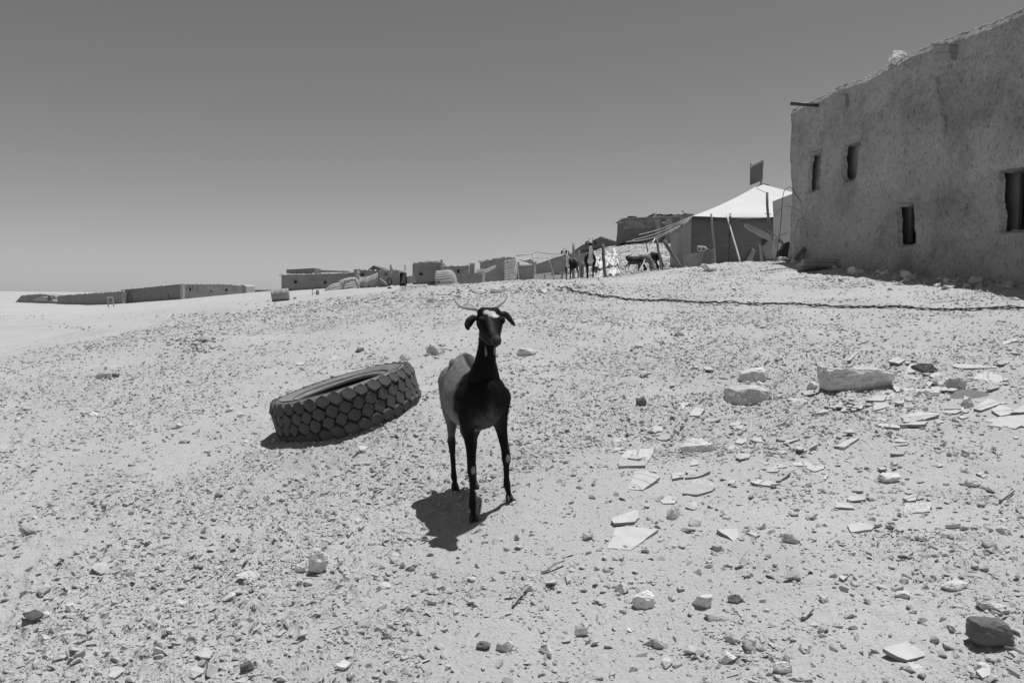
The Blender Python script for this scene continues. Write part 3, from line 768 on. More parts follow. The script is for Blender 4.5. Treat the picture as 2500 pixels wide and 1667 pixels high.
def small_goat(label, loc, ang, pose, size=1.0, coatfn=None, feet_in=.0, head=None, lod=.011, group=None):
    """pose: stand or graze"""
    g = thing('goat', label, 'goat', loc, group); g.rotation_euler = (0, 0, ang); g.scale = (size,)*3
    def gzz(lx, ly):
        x = loc.x+(lx*math.cos(ang)-ly*math.sin(ang))*size; y = loc.y+(lx*math.sin(ang)+ly*math.cos(ang))*size
        return (G(x, y)-loc.z)/size
    mb = MB(); torso_mb(mb)
    feet = [(-.065, -.2), (.07, -.19), (-.08, .27), (.08, .31)]
    if pose == 'graze': feet = [(-.065, -.16), (.07, -.24), (-.08, .25), (.08, .33)]
    for i, (fx, fy) in enumerate(feet):
        sx = -1 if fx < 0 else 1; b = gzz(fx, fy)
        if i < 2:
            leg(mb, [(sx*.072, -.17, .56, .066), (sx*.08, -.165, .46, .050), (sx*.078, (fy-.17)/2, .36, .033), (fx*1.05, fy+.01, .25, .024), (fx*1.02, fy+.01, .17, .017), (fx, fy+.01, .09+b, .018), (fx, fy, .0+b, .018)], 10)
        else:
            leg(mb, [(sx*.07, .27, .60, .082), (sx*.088, .20, .48, .058), (sx*.086, (fy+.2)/2, .38, .033), (sx*.08, fy+.035, .28, .024), (fx, fy+.02, .17, .017), (fx, fy+.01, .08+b, .018), (fx, fy, .0+b, .018)], 10)
    mb.ball((0, -.205, .52), .095, 12, 8, (1, .8, 1.1)); mb.ball((-.07, .235, .665), .032, 10, 7); mb.ball((.07, .235, .665), .032, 10, 7)
    mb.tube([(0, -.1, .69), (0, .05, .683), (0, .2, .694), (0, .3, .70), (0, .36, .675)], .020, 8)
    if pose == 'stand':
        hx, hz = head or (0, 0)
        mb.tube(curve([(0, -.13, .57), (hx*.3, -.2, .67), (hx*.6, -.25, .77+hz*.4), (hx*.9, -.27, .86+hz), (hx, -.27, .93+hz)], 3), [.115, .105, .095, .085, .077, .070, .064, .058, .054, .050, .048, .046, .045], 14, squash=.95)
        mb.tube([(0, .36, .67), (0, .40, .68), (0, .425, .70)], [.018, .015, .008], 8)
        poll = Vector((hx, -.275, .955+hz)); nose = Vector((hx*1.1, -.40, .79+hz))
    else:
        mb.tube(curve([(0, -.13, .57), (0, -.24, .54), (0, -.34, .42), (0, -.42, .30), (0, -.46, .22)], 3), [.115, .105, .095, .088, .08, .072, .066, .060, .056, .053, .050, .047, .045], 12, squash=.9)
        mb.tube([(0, .36, .67), (0, .40, .70), (0, .41, .76)], [.018, .015, .010], 8)
        poll = Vector((0, -.47, .215)); nose = Vector((0, -.50, .02))
    upv = Vector((0, -1, .6)) if pose == 'graze' else Vector((0, -.2, 1))
    mb, d, u, sd_, k = head_mb(mb, poll, nose, upv, 1.18)
    me = remesh(mb, lod, 3, 'body'); paint(me, lambda x, y, z, n: coatfn(x, y, z, n, poll, d, u, sd_, k))
    o = bpy.data.objects.new('body', me); C.objects.link(o); o.parent = g; me.materials.append(COAT)
    for q in (-1, 1):
        s = sd_*q
        p0 = poll+d*.02+s*.045+u*.01
        path = [p0, p0+s*.035+u*.01, p0+s*.065+u*.0-Vector((0, 0, .02)), p0+s*.08-u*.0-Vector((0, 0, .06)), p0+s*.07-Vector((0, 0, .10))] if pose == 'stand' else [p0, p0+s*.03, p0+s*.05+d*.04, p0+s*.05+d*.08, p0+s*.045+d*.11]
        mb2 = ear_mb(curve(path, 2), list(np.interp(np.linspace(0, 1, 9), [0, .3, .6, 1], [.014, .026, .026, .006])), -d+u*.3, .4, .008)
        e = part('ear', mb2, COAT, g, smooth=True, local=True); paint(e.data, lambda x, y, z, n: np.full_like(x, .02))
        h0 = poll+u*.035+s*.02
        part('horn', horn_mb(curve([h0, h0+u*.04+s*.02-d*.02, h0+u*.06+s*.045-d*.05], 3), .014, .003, 8), HOOF, g, smooth=True, local=True)
        part('eye', MB().ball(poll+d*(.075*k)+u*.02+s*.047, .011, 8, 6), EYE, g, smooth=True, local=True)
    for (fx, fy) in feet:
        part('hoof', hoof_mb((fx, fy, gzz(fx, fy)), (0, -1, 0), 1.2), HOOF, g, smooth=True, local=True)
    return g
def coat_pied(pale_w=.045, blaze=True, hind=.10):
    def f(x, y, z, n, poll, d, u, sd_, k):
        nz = fbm(x+y*.6, z, .07, 3, 3)
        c = np.full_like(x, .018)
        bk = sstep(y, .10, .18+0*x); c = c*(1-bk)+hind*bk
        st = (1-sstep(np.abs(x+nz*.02), pale_w, pale_w+.018))*(y < -.06)*(z > .38)*(z < .86); c = c*(1-st)+.58*st
        st = (1-sstep(np.hypot(x/(pale_w*1.7), (z-.50)/.11)+nz*.2, .8, 1.1))*(y < -.02); c = c*(1-st)+.55*st
        inner = (z < .42)*(np.abs(x) < .055)*(y < -.1); c = np.where(inner & (z > .2), .16, c)
        hx = np.stack([x-poll.x, y-poll.y, z-poll.z], 1)
        t = hx @ np.array(d)/k; s = hx @ np.array(sd_); uu = hx @ np.array(u)
        hd = (z > poll.z-.2) & (uu > .008) & (t < .26) & (y < -.2)
        w = (.044-.12*t*(1 if not blaze else .6)); wp = hd*(1-sstep(np.abs(s), w, w+.008))*(t < (.20 if blaze else .09)); c = c*(1-wp)+.70*wp
        return c
    return f
def coat_plain(a, b):
    def f(x, y, z, n, poll, d, u, sd_, k):
        m = sstep(-y+fbm(x, z, .08, 2, 3)*.03, .05, .2); c = a*(1-m)+b*m
        lo = 1-sstep(z, .25, .4); return c*(1-lo)+.015*lo
    return f
def at_px(u, v, Y):
    x, h = ray(u, v); return Vector((x*Y, Y, G(x*Y, Y)))
small_goat('smaller pied goat by the wire fence with drooping ears and pale neck', at_px(1394, 684, 19.6), R(-30), 'stand', .80, coat_pied(.040, True, .13), head=(-.06, -.03), group='goats at the wire fence')
small_goat('taller pied goat with white forelock standing head high beside the fence post', at_px(1441, 685, 19.4), R(-4), 'stand', .95, coat_pied(.045, False, .06), head=(.0, .02), group='goats at the wire fence')
small_goat('dark grazing goat with upturned tail, head lowered to the ground behind the fence', at_px(1549, 668, 24.5), R(98), 'graze', .74, coat_plain(.035, .015), group='goats grazing behind the fence', lod=.016)
small_goat('lighter grey grazing goat half hidden by the thick leaning log', at_px(1581, 663, 25.2), R(70), 'graze', .70, coat_plain(.11, .09), group='goats grazing behind the fence', lod=.016)
small_goat('black goat feeding between the leaning log and the tall fence plank', at_px(1601, 661, 24.9), R(22), 'graze', .78, coat_plain(.02, .012), group='goats grazing behind the fence', lod=.016)

# ------------------------------------------------------------------ tyre lying on the slope
def build_tyre():
    RO, HW, RB = .512, .136, .302
    c = P(846, 973, 5.6)+Vector((0, 0, -.02))
    nrm = Vector((-.262, -.055, .96)).normalized()
    # rest its low left edge on the sand
    q = nrm.to_track_quat('Z', 'Y'); 
    low = c - nrm*HW + Vector((-RO*.96, -.05, -RO*.27))
    t = thing('truck_tyre', 'big worn truck tyre with chunky tread lying tilted on the sand behind the goat', 'tyre', c)
    t.rotation_mode = 'QUATERNION'; t.rotation_quaternion = q
    prof = [(RO-.034, -HW*.86), (RO-.032, -HW*.5), (RO-.030, 0), (RO-.032, HW*.5), (RO-.034, HW*.86), (RO-.042, HW*.97), (RO-.060, HW*1.05), (RO-.085, HW*1.075), (RO-.090, HW*1.06), (RO-.12, HW*1.03),
            (RO-.135, HW*.98), (RB+.022, HW*.86), (RB+.010, HW*.84), (RB, HW*.80), (RB, HW*.72), (RB+.02, HW*.66)]
    inner = [(RO-.10, HW*.80), (RO-.045, HW*.6), (RO-.036, 0), (RO-.045, -HW*.6), (RO-.10, -HW*.80), (RB+.02, -HW*.66), (RB, -HW*.72), (RB, -HW*.80), (RB+.012, -HW*.86), (RO-.12, -HW*1.0), (RO-.085, -HW*1.07), (RO-.032, -HW*.97)]
    pr = prof+inner; n = 120; m = len(pr)
    vs = []
    for i in range(n):
        a = 2*math.pi*i/n
        wob = 1+.006*math.sin(2*a+.6)+.003*math.sin(5*a)
        for r, z in pr: vs.append((r*wob*math.cos(a), r*wob*math.sin(a), z+.004*math.sin(3*a)))
    np_ = len(prof)
    fs = [(i*m+k, ((i+1) % n)*m+k, ((i+1) % n)*m+(k+1) % m, i*m+(k+1) % m) for i in range(n) for k in range(m)]
    fo_ = [f for q_, f in enumerate(fs) if (q_ % m) < np_-1 or (q_ % m) >= np_+5]; fi_ = [f for q_, f in enumerate(fs) if np_-1 <= (q_ % m) < np_+5]
    part('casing', MB().add(vs, fo_), DUSTY, t, smooth=True, local=True)
    li = sorted({a for f in fi_ for a in f}); mp_ = {a: b for b, a in enumerate(li)}
    part('inner_liner', MB().add([vs[a] for a in li], [tuple(mp_[a] for a in f) for f in fi_]), grey('tyre_liner_shade', .03, .8, .2, 9, .2), t, smooth=True, local=True)  # near-black colour puts the shade of the hollow into the liner
    # moulded rings on the side wall
    for rr, zz in ((RO-.072, HW*1.082), (RB+.04, HW*.93)):
        part('side_ring', MB().tube([(rr*math.cos(a), rr*math.sin(a), zz) for a in np.linspace(0, 2*math.pi, 97)], .0035, 6, cap=False), RUBBER, t, smooth=True, local=True)
    # lugs: six sided blocks in four staggered rows
    cnt = 36; pitch = 2*math.pi/cnt
    def lug(w, h, th, skew):
        pts = [(-.5, -.10), (-.40+skew, .36), (.05, .52), (.48, .14), (.40-skew, -.36), (-.08, -.52)]
        mb = MB(); k = 6
        ring = lambda s, z: [(0+z, p[0]*w*s, p[1]*h*s) for p in pts]
        # slightly bevelled: base, shoulder, face; x is outwards
        v = ring(1.06, -.008)+ring(1.0, th*.80)+ring(.92, th)
        v = [(x-(y*y)/(2*RO)*1.0, y, z) for x, y, z in v]
        f = [(a*k+i, a*k+(i+1) % k, (a+1)*k+(i+1) % k, (a+1)*k+i) for a in range(2) for i in range(k)]+[tuple(2*k+i for i in range(k))]
        mb.add(v, f); me = mb.mesh('tread_block'); me.materials.append(RUBBER); return me
    centre = [lug(.096, .092, .036, .12), lug(.098, .086, .033, .05), lug(.092, .094, .035, .17), lug(.097, .090, .031, .09)]; shoulder = [lug(.094, .088, .036, -.08), lug(.098, .084, .034, -.02), lug(.090, .090, .031, -.12)]
    rows = [(-.100, 0, shoulder, -22), (-.034, .5, centre, 0), (.034, 0, centre, 0), (.100, .5, shoulder, 22)]
    for zz, off, me, tilt in rows:
        for i in range(cnt):
            a = (i+off)*pitch+rng.uniform(-.006, .006)
            o = bpy.data.objects.new('tread_block', me[(i*7+int(zz*90)) % len(me)]); C.objects.link(o); o.parent = t
            r = RO-.031-(.004 if tilt else 0)
            o.location = (r*math.cos(a), r*math.sin(a), zz+.004*math.sin(3*a))
            o.rotation_euler = Matrix.Rotation(a, 3, 'Z').to_4x4().to_euler() if not tilt else (Matrix.Rotation(a, 4, 'Z') @ Matrix.Rotation(R(-tilt), 4, 'Y')).to_euler()
            o.rotation_euler = (o.rotation_euler.to_matrix() @ Matrix.Rotation(rng.uniform(-.10, .10), 3, 'X')).to_euler(); o.scale = (1, rng.uniform(.90, 1.0), rng.uniform(.90, 1.02))
    return t
build_tyre()
# ------------------------------------------------------------------ white tent
def quadsheet(a, b, c, d, nu, nv, fn=None, th=.012):
    """sheet a-b (bottom) d-c (top) with displacement fn(s, t) along its normal; closed, thin but solid"""
    a, b, c, d = map(Vector, (a, b, c, d)); nrm = (b-a).cross(d-a).normalized()
    f, k = [], []
    for j in range(nv+1):
        for i in range(nu+1):
            s, t = i/nu, j/nv
            p = (a*(1-s)+b*s)*(1-t)+(d*(1-s)+c*s)*t
            q = p+nrm*(fn(s, t) if fn else 0); f.append(q); k.append(q-nrm*th)
    n = (nu+1); L = len(f); fs = []
    for j in range(nv):
        for i in range(nu):
            w = j*n+i; fs += [(w, w+1, w+n+1, w+n), (L+w, L+w+n, L+w+n+1, L+w+1)]
    for i in range(nu):
        fs += [(i, L+i, L+i+1, i+1), (nv*n+i, nv*n+i+1, L+nv*n+i+1, L+nv*n+i)]
    for j in range(nv):
        fs += [(j*n, (j+1)*n, L+(j+1)*n, L+j*n), (j*n+nu, L+j*n+nu, L+(j+1)*n+nu, (j+1)*n+nu)]
    return MB().add(f+k, fs)
YF, YB = 22.6, 27.4
fl = P(1690, 528, YF); bl = P(1637, 562, YB); fr = fl+Vector((6.1, .5, .06)); br = bl+Vector((6.2, .5, .15))
pk = P(1858, 449, 25.2); pk2 = P(1840, 452, 25.3)
tent = thing('canvas_tent', 'white peaked canvas tent with dark side walls beside the adobe house', 'tent', Vector((8, 24.5, G(8, 24.5))))
def roof_tri(a, b, p, k=14):
    vs, fs = [], []
    for j in range(k+1):
        for i in range(k+1):
            t = j/k; q = (a*(1-i/k)+b*(i/k))*(1-t)+p*t
            q = q+Vector((0, 0, -.07*math.sin(math.pi*t)*(1-.3*t)))       # canvas sags between eave and peak
            if j == 0: q.z += .035*math.cos(i/k*math.pi*4)*1-.03
            vs.append(q)
    n = k+1
    fs = [(j*n+i, j*n+i+1, (j+1)*n+i+1, (j+1)*n+i) for j in range(k) for i in range(k)]
    return vs, fs
mb = MB()
for a, b in ((fl, fr), (bl, fl), (fr, br), (br, bl)): mb.add(*roof_tri(a, b, pk))
part('tent_roof', mb, CANVAS_W, tent, smooth=True)
gA = Vector((fl.x, fl.y, G(fl.x, fl.y)-.15)); gB = Vector((fr.x, fr.y, G(fr.x, fr.y)-.15)); gC = Vector((bl.x, bl.y, G(bl.x, bl.y)-.15)); gD = Vector((br.x, br.y, G(br.x, br.y)-.15))
wv = lambda s, t: .02*math.sin(s*41)*(1-t)+.03*math.sin(s*13+1)*(1-.6*t)
part('tent_wall', quadsheet(gA, gB, fr-Vector((0, 0, .03)), fl-Vector((0, 0, .03)), 60, 8, wv), CANVAS_D, tent, smooth=True)
part('tent_wall', quadsheet(gC, gA+Vector((-.01, .02, 0)), fl-Vector((.01, -.02, .03)), bl-Vector((0, 0, .03)), 40, 8, lambda s, t: .05*math.sin(s*19)*(1-.5*t)), CANVAS_M, tent, smooth=True, label='lighter side wall hanging in folds')
part('tent_wall', quadsheet(gD, gC, bl, br, 8, 3), CANVAS_D, tent)
part('tent_wall', quadsheet(gB, gD, br, fr, 8, 3), CANVAS_D, tent)
part('eave_cord', MB().tube([fl+Vector((0, -.02, -.02))+(fr-fl)*t+Vector((0, 0, .03*math.cos(t*12.6)-.03)) for t in np.linspace(0, 1, 30)], .016, 6), CABLE, tent)
# flag-like vent board above the peak
fy = 25.2
a, b, c_, d_ = P(1833, 408, fy), P(1861, 394, fy), P(1859, 440, fy), P(1832, 451, fy)
vb = thing('vent_board', 'dark upright rectangular board on poles above the white tent peak', 'board', pk+Vector((-.1, -.05, 0)))
part('panel', MB().prism([d_, c_, b, a], (0.05, .04, 0)), grey('board_grey', .16, .9, .15, 3, .1), vb)
part('pole', MB().tube([P(1858, 452, fy+.06), P(1862, 391, fy+.06)], .035, 10), WOODL, vb)
part('pole', MB().tube([P(1832, 452, fy+.03), P(1833, 399, fy+.03)], .02, 8), WOODD, vb)
part('top_rail', MB().tube([P(1832, 408, fy-.01), P(1862, 392, fy-.01)], .028, 8), WOODL, vb)
single('loose_rope', MB().tube(curve([P(1847, 456, 24.9), P(1862, 450, 24.75), P(1878, 452, 24.6)], 4), .014, 6), CABLE, 'short dark cord lying over the white tent roof just below its peak', 'cord')
def pole(name, label, cat, u0, v0, u1, v1, Y0, Y1, r, mat, r2=None, n=8, sink=.05, group=None, sq=1):
    a = P(u0, v0, Y0); b = P(u1, v1, Y1)
    b.z = min(b.z, G(b.x, b.y)) - sink
    m = 6; pts = [a+(b-a)*(i/m)+Vector((rng.uniform(-1, 1), 0, 0))*r*.25 for i in range(m+1)]
    return single(name, MB().tube(pts, [(r2 or r)+(r-(r2 or r))*(i/m) for i in range(m+1)], n, squash=sq), mat, label, cat, group, smooth=True)
pole('tent_pole', 'thin grey pole propping the tent eave near its dark left end', 'pole', 1736, 522, 1748, 651, 22.2, 22.1, .028, WOODL)
pole('tent_pole', 'thin black pole under the tied middle of the tent eave', 'pole', 1783, 521, 1780, 653, 22.3, 22.2, .026, CABLE)
pole('guy_rope', 'white guy rope running from the tied tent eave down to the brick', 'rope', 1774, 522, 1809, 648, 22.3, 21.0, .022, ROPE_W, sink=0)
pole('guy_rope', 'short thin white rope doubled at the tied tent eave', 'rope', 1780, 522, 1785, 546, 22.3, 22.0, .014, ROPE_W, sink=-1.35)
pole('guy_rope', 'white rope coming down from the eave behind the tall dark plank', 'rope', 1868, 521, 1880, 552, 22.3, 21.7, .018, ROPE_W, sink=-1.3)
pole('wooden_plank', 'tall dark weathered plank standing in front of the tent roof', 'plank', 1872, 470, 1886, 640, 19.6, 19.5, .055, WOODD, .05, 6, .2, sq=.5)
# white ropes from the front left corner of the eave to the left
for i, (lab, u1, v1, Y1, u0, v0) in enumerate([('topmost white rope sloping from the tent corner to the hut', 1560, 573, 30, 1690, 528), ('middle white rope sloping left from the tent corner', 1543, 586, 29, 1690, 529),
        ('long white rope running from the tent corner down the stony hill', 1512, 618, 24.5, 1688, 530), ('sagging white rope below the tent ropes', 1530, 590, 28, 1686, 534)]):
    a = P(u0, v0, 22.55); b = P(u1, v1, Y1); b.z = max(b.z, G(b.x, b.y)+.01)
    single('guy_rope', MB().tube([a+(b-a)*t+Vector((0, 0, -.06*math.sin(math.pi*t)*(1+i*.6))) for t in np.linspace(0, 1, 12)], .011, 6), ROPE_W, lab, 'rope')
# things leaning round the tent
GYT = 20.8
pole('fence_plank', 'tall narrow fence plank leaning with white rope tied to its top', 'plank', 1601, 578, 1619, 667, 21.0, 20.8, .05, WOODD, .045, 6, .1, sq=.55)
pole('wooden_log', 'thick grey log leaning in front of the grazing goats', 'log', 1582, 625, 1605, 668, 20.2, 20.0, .085, WOODD, .075, 10, .1)
pole('leaning_pole', 'dark pole leaning against the folded tent side wall', 'pole', 1621, 587, 1665, 630, 21.6, 21.4, .05, WOODD, .055, 8, 0)
pole('guy_rope', 'white rope from the top of the fence plank down to the sand', 'rope', 1600, 580, 1557, 671, 21.0, 19.6, .014, ROPE_W, sink=0)
pole('thin_stick', 'thin stick standing above the leaning log', 'stick', 1578, 596, 1590, 640, 21.5, 21.4, .014, WOODD, sink=.0)
pole('fence_post', 'fence post just right of the two pied goats', 'post', 1471, 596, 1478, 677, 19.8, 19.7, .042, WOODD, .036, 8, .1)
pole('fence_post', 'pale fence post rising behind the smaller pied goat', 'post', 1400, 594, 1401, 650, 21.5, 21.4, .04, WOODL, .036, 8, .3)
pole('fence_post', 'short crooked post between the two pied goats', 'post', 1413, 612, 1420, 640, 21.0, 21.0, .022, WOODL, sink=.3)
pole('fence_post', 'dark post under the neck of the taller pied goat', 'post', 1421, 640, 1420, 681, 20.6, 20.5, .045, WOODD, sink=.1)
pole('fence_post', 'slim pale post left of the smaller pied goat', 'post', 1378, 622, 1370, 677, 20.6, 20.5, .028, WOODL, sink=.1)
pole('fence_post', 'bent white branch used as a post on the dark sheet wall', 'post', 1340, 633, 1357, 680, 21.5, 21.3, .022, WOODL, sink=.1)
pole('fence_post', 'tiny peg post at the foot of the striped corrugated strip', 'post', 1330, 668, 1330, 682, 21.3, 21.3, .018, WOODL, sink=.1)
# low grey tub wall with boards, rocks, bricks
a, b = P(1667, 660, 21.6), P(1738, 652, 21.6)
for p_ in (a, b): p_.z = G(p_.x, p_.y)-.1
single('sheet_screen', MB().prism([a, b, P(1744, 606, 21.6), P(1726, 612, 21.6), P(1668, 623, 21.6)], (.03, .05, 0)), METAL, 'low curved grey metal screen standing before the tent wall', 'screen')
a = P(1715, 657, 21.5); 
single('leaning_board', MB().prism([P(1712, 655, 21.45), P(1742, 652, 21.45), P(1744, 618, 21.53), P(1728, 606, 21.53)], (.02, .03, 0)), grey('board2', .19, .9, .15, 3, .1), 'grey board leaning over the right end of the low metal screen', 'board')
mb = MB()
for u in (1708, 1717):
    mb.tube([P(u+6*math.cos(t), 608+4.5*math.sin(t), 21.3) for t in np.linspace(.3, 2*math.pi, 14)], .011, 6)
mb.tube([P(1703, 602, 21.3), P(1712, 601.5, 21.3), P(1722, 603.5, 21.3), P(1726, 609, 21.3)], .02, 6)
single('rope_loops', mb, ROPE_W, 'two small white rope loops hanging over the low metal screen', 'rope')
single('timber_beam', MB().box(P(1682, 661, 20.6), (1.0, .12, .05), Matrix.Rotation(-.06, 3, 'Y')), WOODL, 'pale flat timber lying on the sand left of the whitish boulder', 'timber')
def brickthing(u, v, w, h, Y, lab, rot=0, mat=BRICK, name='brick', d=.15):
    p = at_px(u, v, Y); W = w*Y/F; H = h*Y/F
    return single(name, MB().box(p+Vector((0, 0, H/2-.01)), (W, d, H), Matrix.Rotation(rot, 3, 'Y') @ Matrix.Rotation(rot*.7+.1, 3, 'Z')), mat, lab, 'brick')
brickthing(1796, 652, 28, 9, 20.6, 'rough grey block under the foot of the white guy rope', .03, STONE)
brickthing(1769, 651, 18, 9, 21.0, 'tilted dark brick between the two thin tent poles', -.35, STONE_D)
brickthing(1755, 653, 13, 6, 21.0, 'small pale block beside the whitish boulder', .0, STONE_W)
# scrap heap between tent and house
YS = 18.6
def board(name, lab, cat, pts, Y, mat, th=(.02, .04, 0), dY=0):
    w = [P(u, v, Y+dY*i) for i, (u, v) in enumerate(pts)]
    return single(name, MB().prism(w, th), mat, lab, cat)
board('wooden_beam', 'thick pale beam sticking out leftwards from the scrap heap', 'beam', [(1817, 549), (1822, 556), (1850, 573), (1881, 589), (1886, 581), (1882, 573), (1858, 562), (1830, 548), (1821, 545)], YS, WOODL, (.02, .12, 0))
board('narrow_lath', 'thin sunlit lath crossing behind the tall plank', 'lath', [(1872, 561), (1874, 559), (1910, 586), (1909, 590)], YS+.1, WOODL, (.02, .05, 0))
board('narrow_lath', 'hollow lath slanting down to the foot of the adobe house', 'lath', [(1899, 588), (1905, 584), (1927, 605), (1924, 610)], YS-.6, WOODD, (.02, .06, 0))
board('scrap_sheet', 'grey tiled panel leaning in the middle of the scrap heap', 'panel', [(1870, 632), (1890, 629), (1886, 590), (1880, 585), (1858, 601)], YS+.2, METAL, (.02, .03, 0))
board('scrap_board', 'narrow upright board on the near side of the scrap heap', 'board', [(1857, 644), (1864, 643), (1857, 595), (1851, 594)], YS, WOODL, (.02, .05, 0))
board('scrap_board', 'dark slim board at the tent side of the scrap heap', 'board', [(1853, 645), (1857, 644), (1852, 603), (1848, 601)], YS+.05, WOODD, (.02, .05, 0))
board('scrap_board', 'dark square offcut wedged under the thick pale beam', 'board', [(1858, 598), (1862, 600), (1878, 583), (1868, 578), (1860, 585)], YS+.12, CABLE, (.02, .03, 0))
board('scrap_board', 'short grey wedge hanging below the crossing laths', 'board', [(1893, 612), (1890, 585), (1900, 580), (1899, 592)], YS-.2, METAL, (.02, .03, 0))
board('pale_cloth', 'pale rag stretched from the scrap heap to the house corner', 'cloth', [(1898, 577), (1899, 574), (1912, 570), (1923, 566), (1922, 572)], 17.0, CLOTH, (.02, .04, 0))
board('dark_gap_filler', 'black sack standing in for the dark gap between scrap heap and house corner', 'filler', [(1902, 625), (1904, 612), (1911, 606), (1917, 594), (1926, 590), (1936, 600), (1936, 628)], 16.8, DARK, (.05, .35, 0))  # black solid added in place of the dark gap by the corner
board('bent_sheet', 'bent dark metal sheet against the tent wall left of the scrap heap', 'sheet', [(1815, 650), (1821, 632), (1830, 608), (1834, 606), (1842, 612), (1836, 626), (1832, 648)], YS+1, METAL, (.04, .02, 0), .02)
board('bent_branch', 'curved black branch resting on the bent metal sheet', 'branch', [(1813, 650), (1820, 628), (1832, 606), (1835, 608), (1823, 630), (1816, 650)], YS+.9, CABLE, (.02, .03, 0))
board('plank_screen', 'pale corrugated screen filling the gap between tent and adobe house', 'screen', [(1893, 640), (1965, 640), (1965, 462), (1930, 475), (1886, 492), (1888, 530)], 19.6, METAL_L if False else grey('screen_grey', .58, .8, .12, 4, .2), (.03, .04, 0))
rb = MB()
for i in range(15):
    u = 1889+i*2.6; a = P(u, 640, 19.57); b = P(u+.2, 493-(u-1886)*.36, 19.57)
    rb.tube([a, b], .013, 5)
single('screen_ribs', rb, grey('screen_grey', .33), 'upright ribs along the pale corrugated screen', 'ribs') if False else None
scr = [o for o in C.objects if o.name.startswith('plank_screen')][0]
LOC[scr.name] = Vector(scr.location)
part('rib', rb, grey('screen_grey', .33), scr, kind='stuff')
# loops of wire by the house corner
for lab, pts in (('tall loop of thin wire sprung up beside the house corner', [(1893, 640), (1905, 560), (1911, 480), (1920, 461), (1932, 459), (1945, 478), (1958, 496)]),
                 ('second loop of thin wire curving across the foot of the adobe wall', [(1889, 530), (1905, 510), (1925, 504), (1945, 511), (1960, 528), (1968, 560), (1974, 600), (1976, 640)]),
                 ('thin wire bent like a branch against the adobe wall', [(1945, 625), (1940, 575), (1948, 545), (1960, 530), (1955, 560), (1962, 640)])):
    single('loose_wire', MB().tube(curve([P(u, v, 14.9) for u, v in pts], 5), .0065, 5), WIRE if 'tall' not in lab else CABLE, lab, 'wire')
# wire fence strands and netting in front of the tent
nf = thing('wire_fence', 'low sagging wire netting strung across the front of the tent to the fence post', 'fence', at_px(1650, 660, 20.2))
for k, (v0, v1) in enumerate([(600, 575), (616, 590), (632, 602), (648, 618), (660, 634)]):
    pts = [P(1475+(1890-1475)*t, v0+(v1-v0)*t+2.5*math.sin(t*9+k), 19.75-.25*t) for t in np.linspace(0, 1, 16)]
    part('strand', MB().tube(pts, .0032, 4), WIRE, nf)
for k in range(13):
    t = k/12; u = 1480+400*t
    part('upright_wire', MB().tube([P(u, 600-24*t, 19.74-.25*t), P(u+1.5, 664-24*t, 19.74-.25*t)], .0022, 4), WIRE, nf)
nf2 = thing('wire_fence', 'wire netting with bowed top wire between the pipe gate and the pied goats', 'fence', at_px(1400, 685, 20.4))
part('strand', MB().tube(curve([P(1298, 622, 21.6), P(1310, 616, 21.6), P(1335, 619, 21.4), P(1355, 621, 21.2), P(1380, 619, 20.9), P(1470, 610, 19.9)], 4), .007, 5), WIRE, nf2)
for k, v in enumerate((630, 642, 655, 668)):
    part('strand', MB().tube([P(1300+170*t, v-8*t+1.5*math.sin(9*t+k), 21.5-1.6*t) for t in np.linspace(0, 1, 12)], .0032, 4), WIRE, nf2)
for k in range(15):
    t = k/14; part('upright_wire', MB().tube([P(1300+170*t, 619-6*t, 21.5-1.6*t), P(1300+170*t, 684-4*t, 21.5-1.6*t)], .0022, 4), WIRE, nf2)

# ------------------------------------------------------------------ corrugated and flat sheets of the goat pens
def corrugated(u0, u1, vt0, vt1, vb0, vb1, Y, ribs, amp=.02, vertical=False, lean=.2, dY=0, th=.004):
    """sheet with waves across its height (horizontal ribs) or width; solid"""
    nu, nv = (ribs*8, 4) if vertical else (6, ribs*8)
    a = P(u0, vb0, Y); b = P(u1, vb1, Y+dY); c = P(u1, vt1, Y+dY+lean); d = P(u0, vt0, Y+lean)
    fn = (lambda s, t: amp*math.sin(2*math.pi*ribs*s)) if vertical else (lambda s, t: amp*math.sin(2*math.pi*ribs*t))
    return quadsheet(a, b, c, d, nu, nv, fn, th)
def flat(u0, u1, vt0, vt1, vb0, vb1, Y, th=.03, lean=.0, dY=0):
    a = P(u0, vb0, Y); b = P(u1, vb1, Y+dY); c = P(u1, vt1, Y+dY+lean); d = P(u0, vt0, Y+lean)
    fn = lambda s, t: .006*math.sin(s*7+t*3)+.004*math.sin(t*9+s*2)
    return quadsheet(a, b, c, d, 8, 6, fn, th)
E = 5
single('metal_sheet', flat(1120, 1132, 676, 678, 706+E, 706+E, 28.0), METAL, 'narrow dark sheet at the far left end of the goat pen', 'sheet')
single('metal_sheet', flat(1129, 1158, 667, 668, 705+E, 706+E, 27.6), METAL, 'dull square sheet leaning under the tall box', 'sheet')
single('metal_sheet', flat(1157, 1178, 666, 668, 706+E, 703+E, 27.2), METAL, 'dark sheet standing between two narrow gaps of the pen', 'sheet')
single('metal_sheet', flat(1141, 1157, 691, 693, 708+E, 706+E, 27.0), METAL, 'small low sheet propped at the foot of the pen wall', 'sheet')
tb = thing('metal_box', 'tall narrow grey box standing above the left end of the goat pen', 'box', at_px(1152, 700, 28.4))
part('casing', MB().prism([P(1147, 700, 28.4), P(1158, 700, 28.4), P(1158.5, 643, 28.4), P(1146.5, 643, 28.4)], (0, .18, 0)), METAL, tb)
part('rim', MB().prism([P(1146, 644.5, 28.36), P(1159, 644.5, 28.36), P(1159, 642, 28.36), P(1146, 642, 28.36)], (0, .26, 0)), METAL_L, tb)
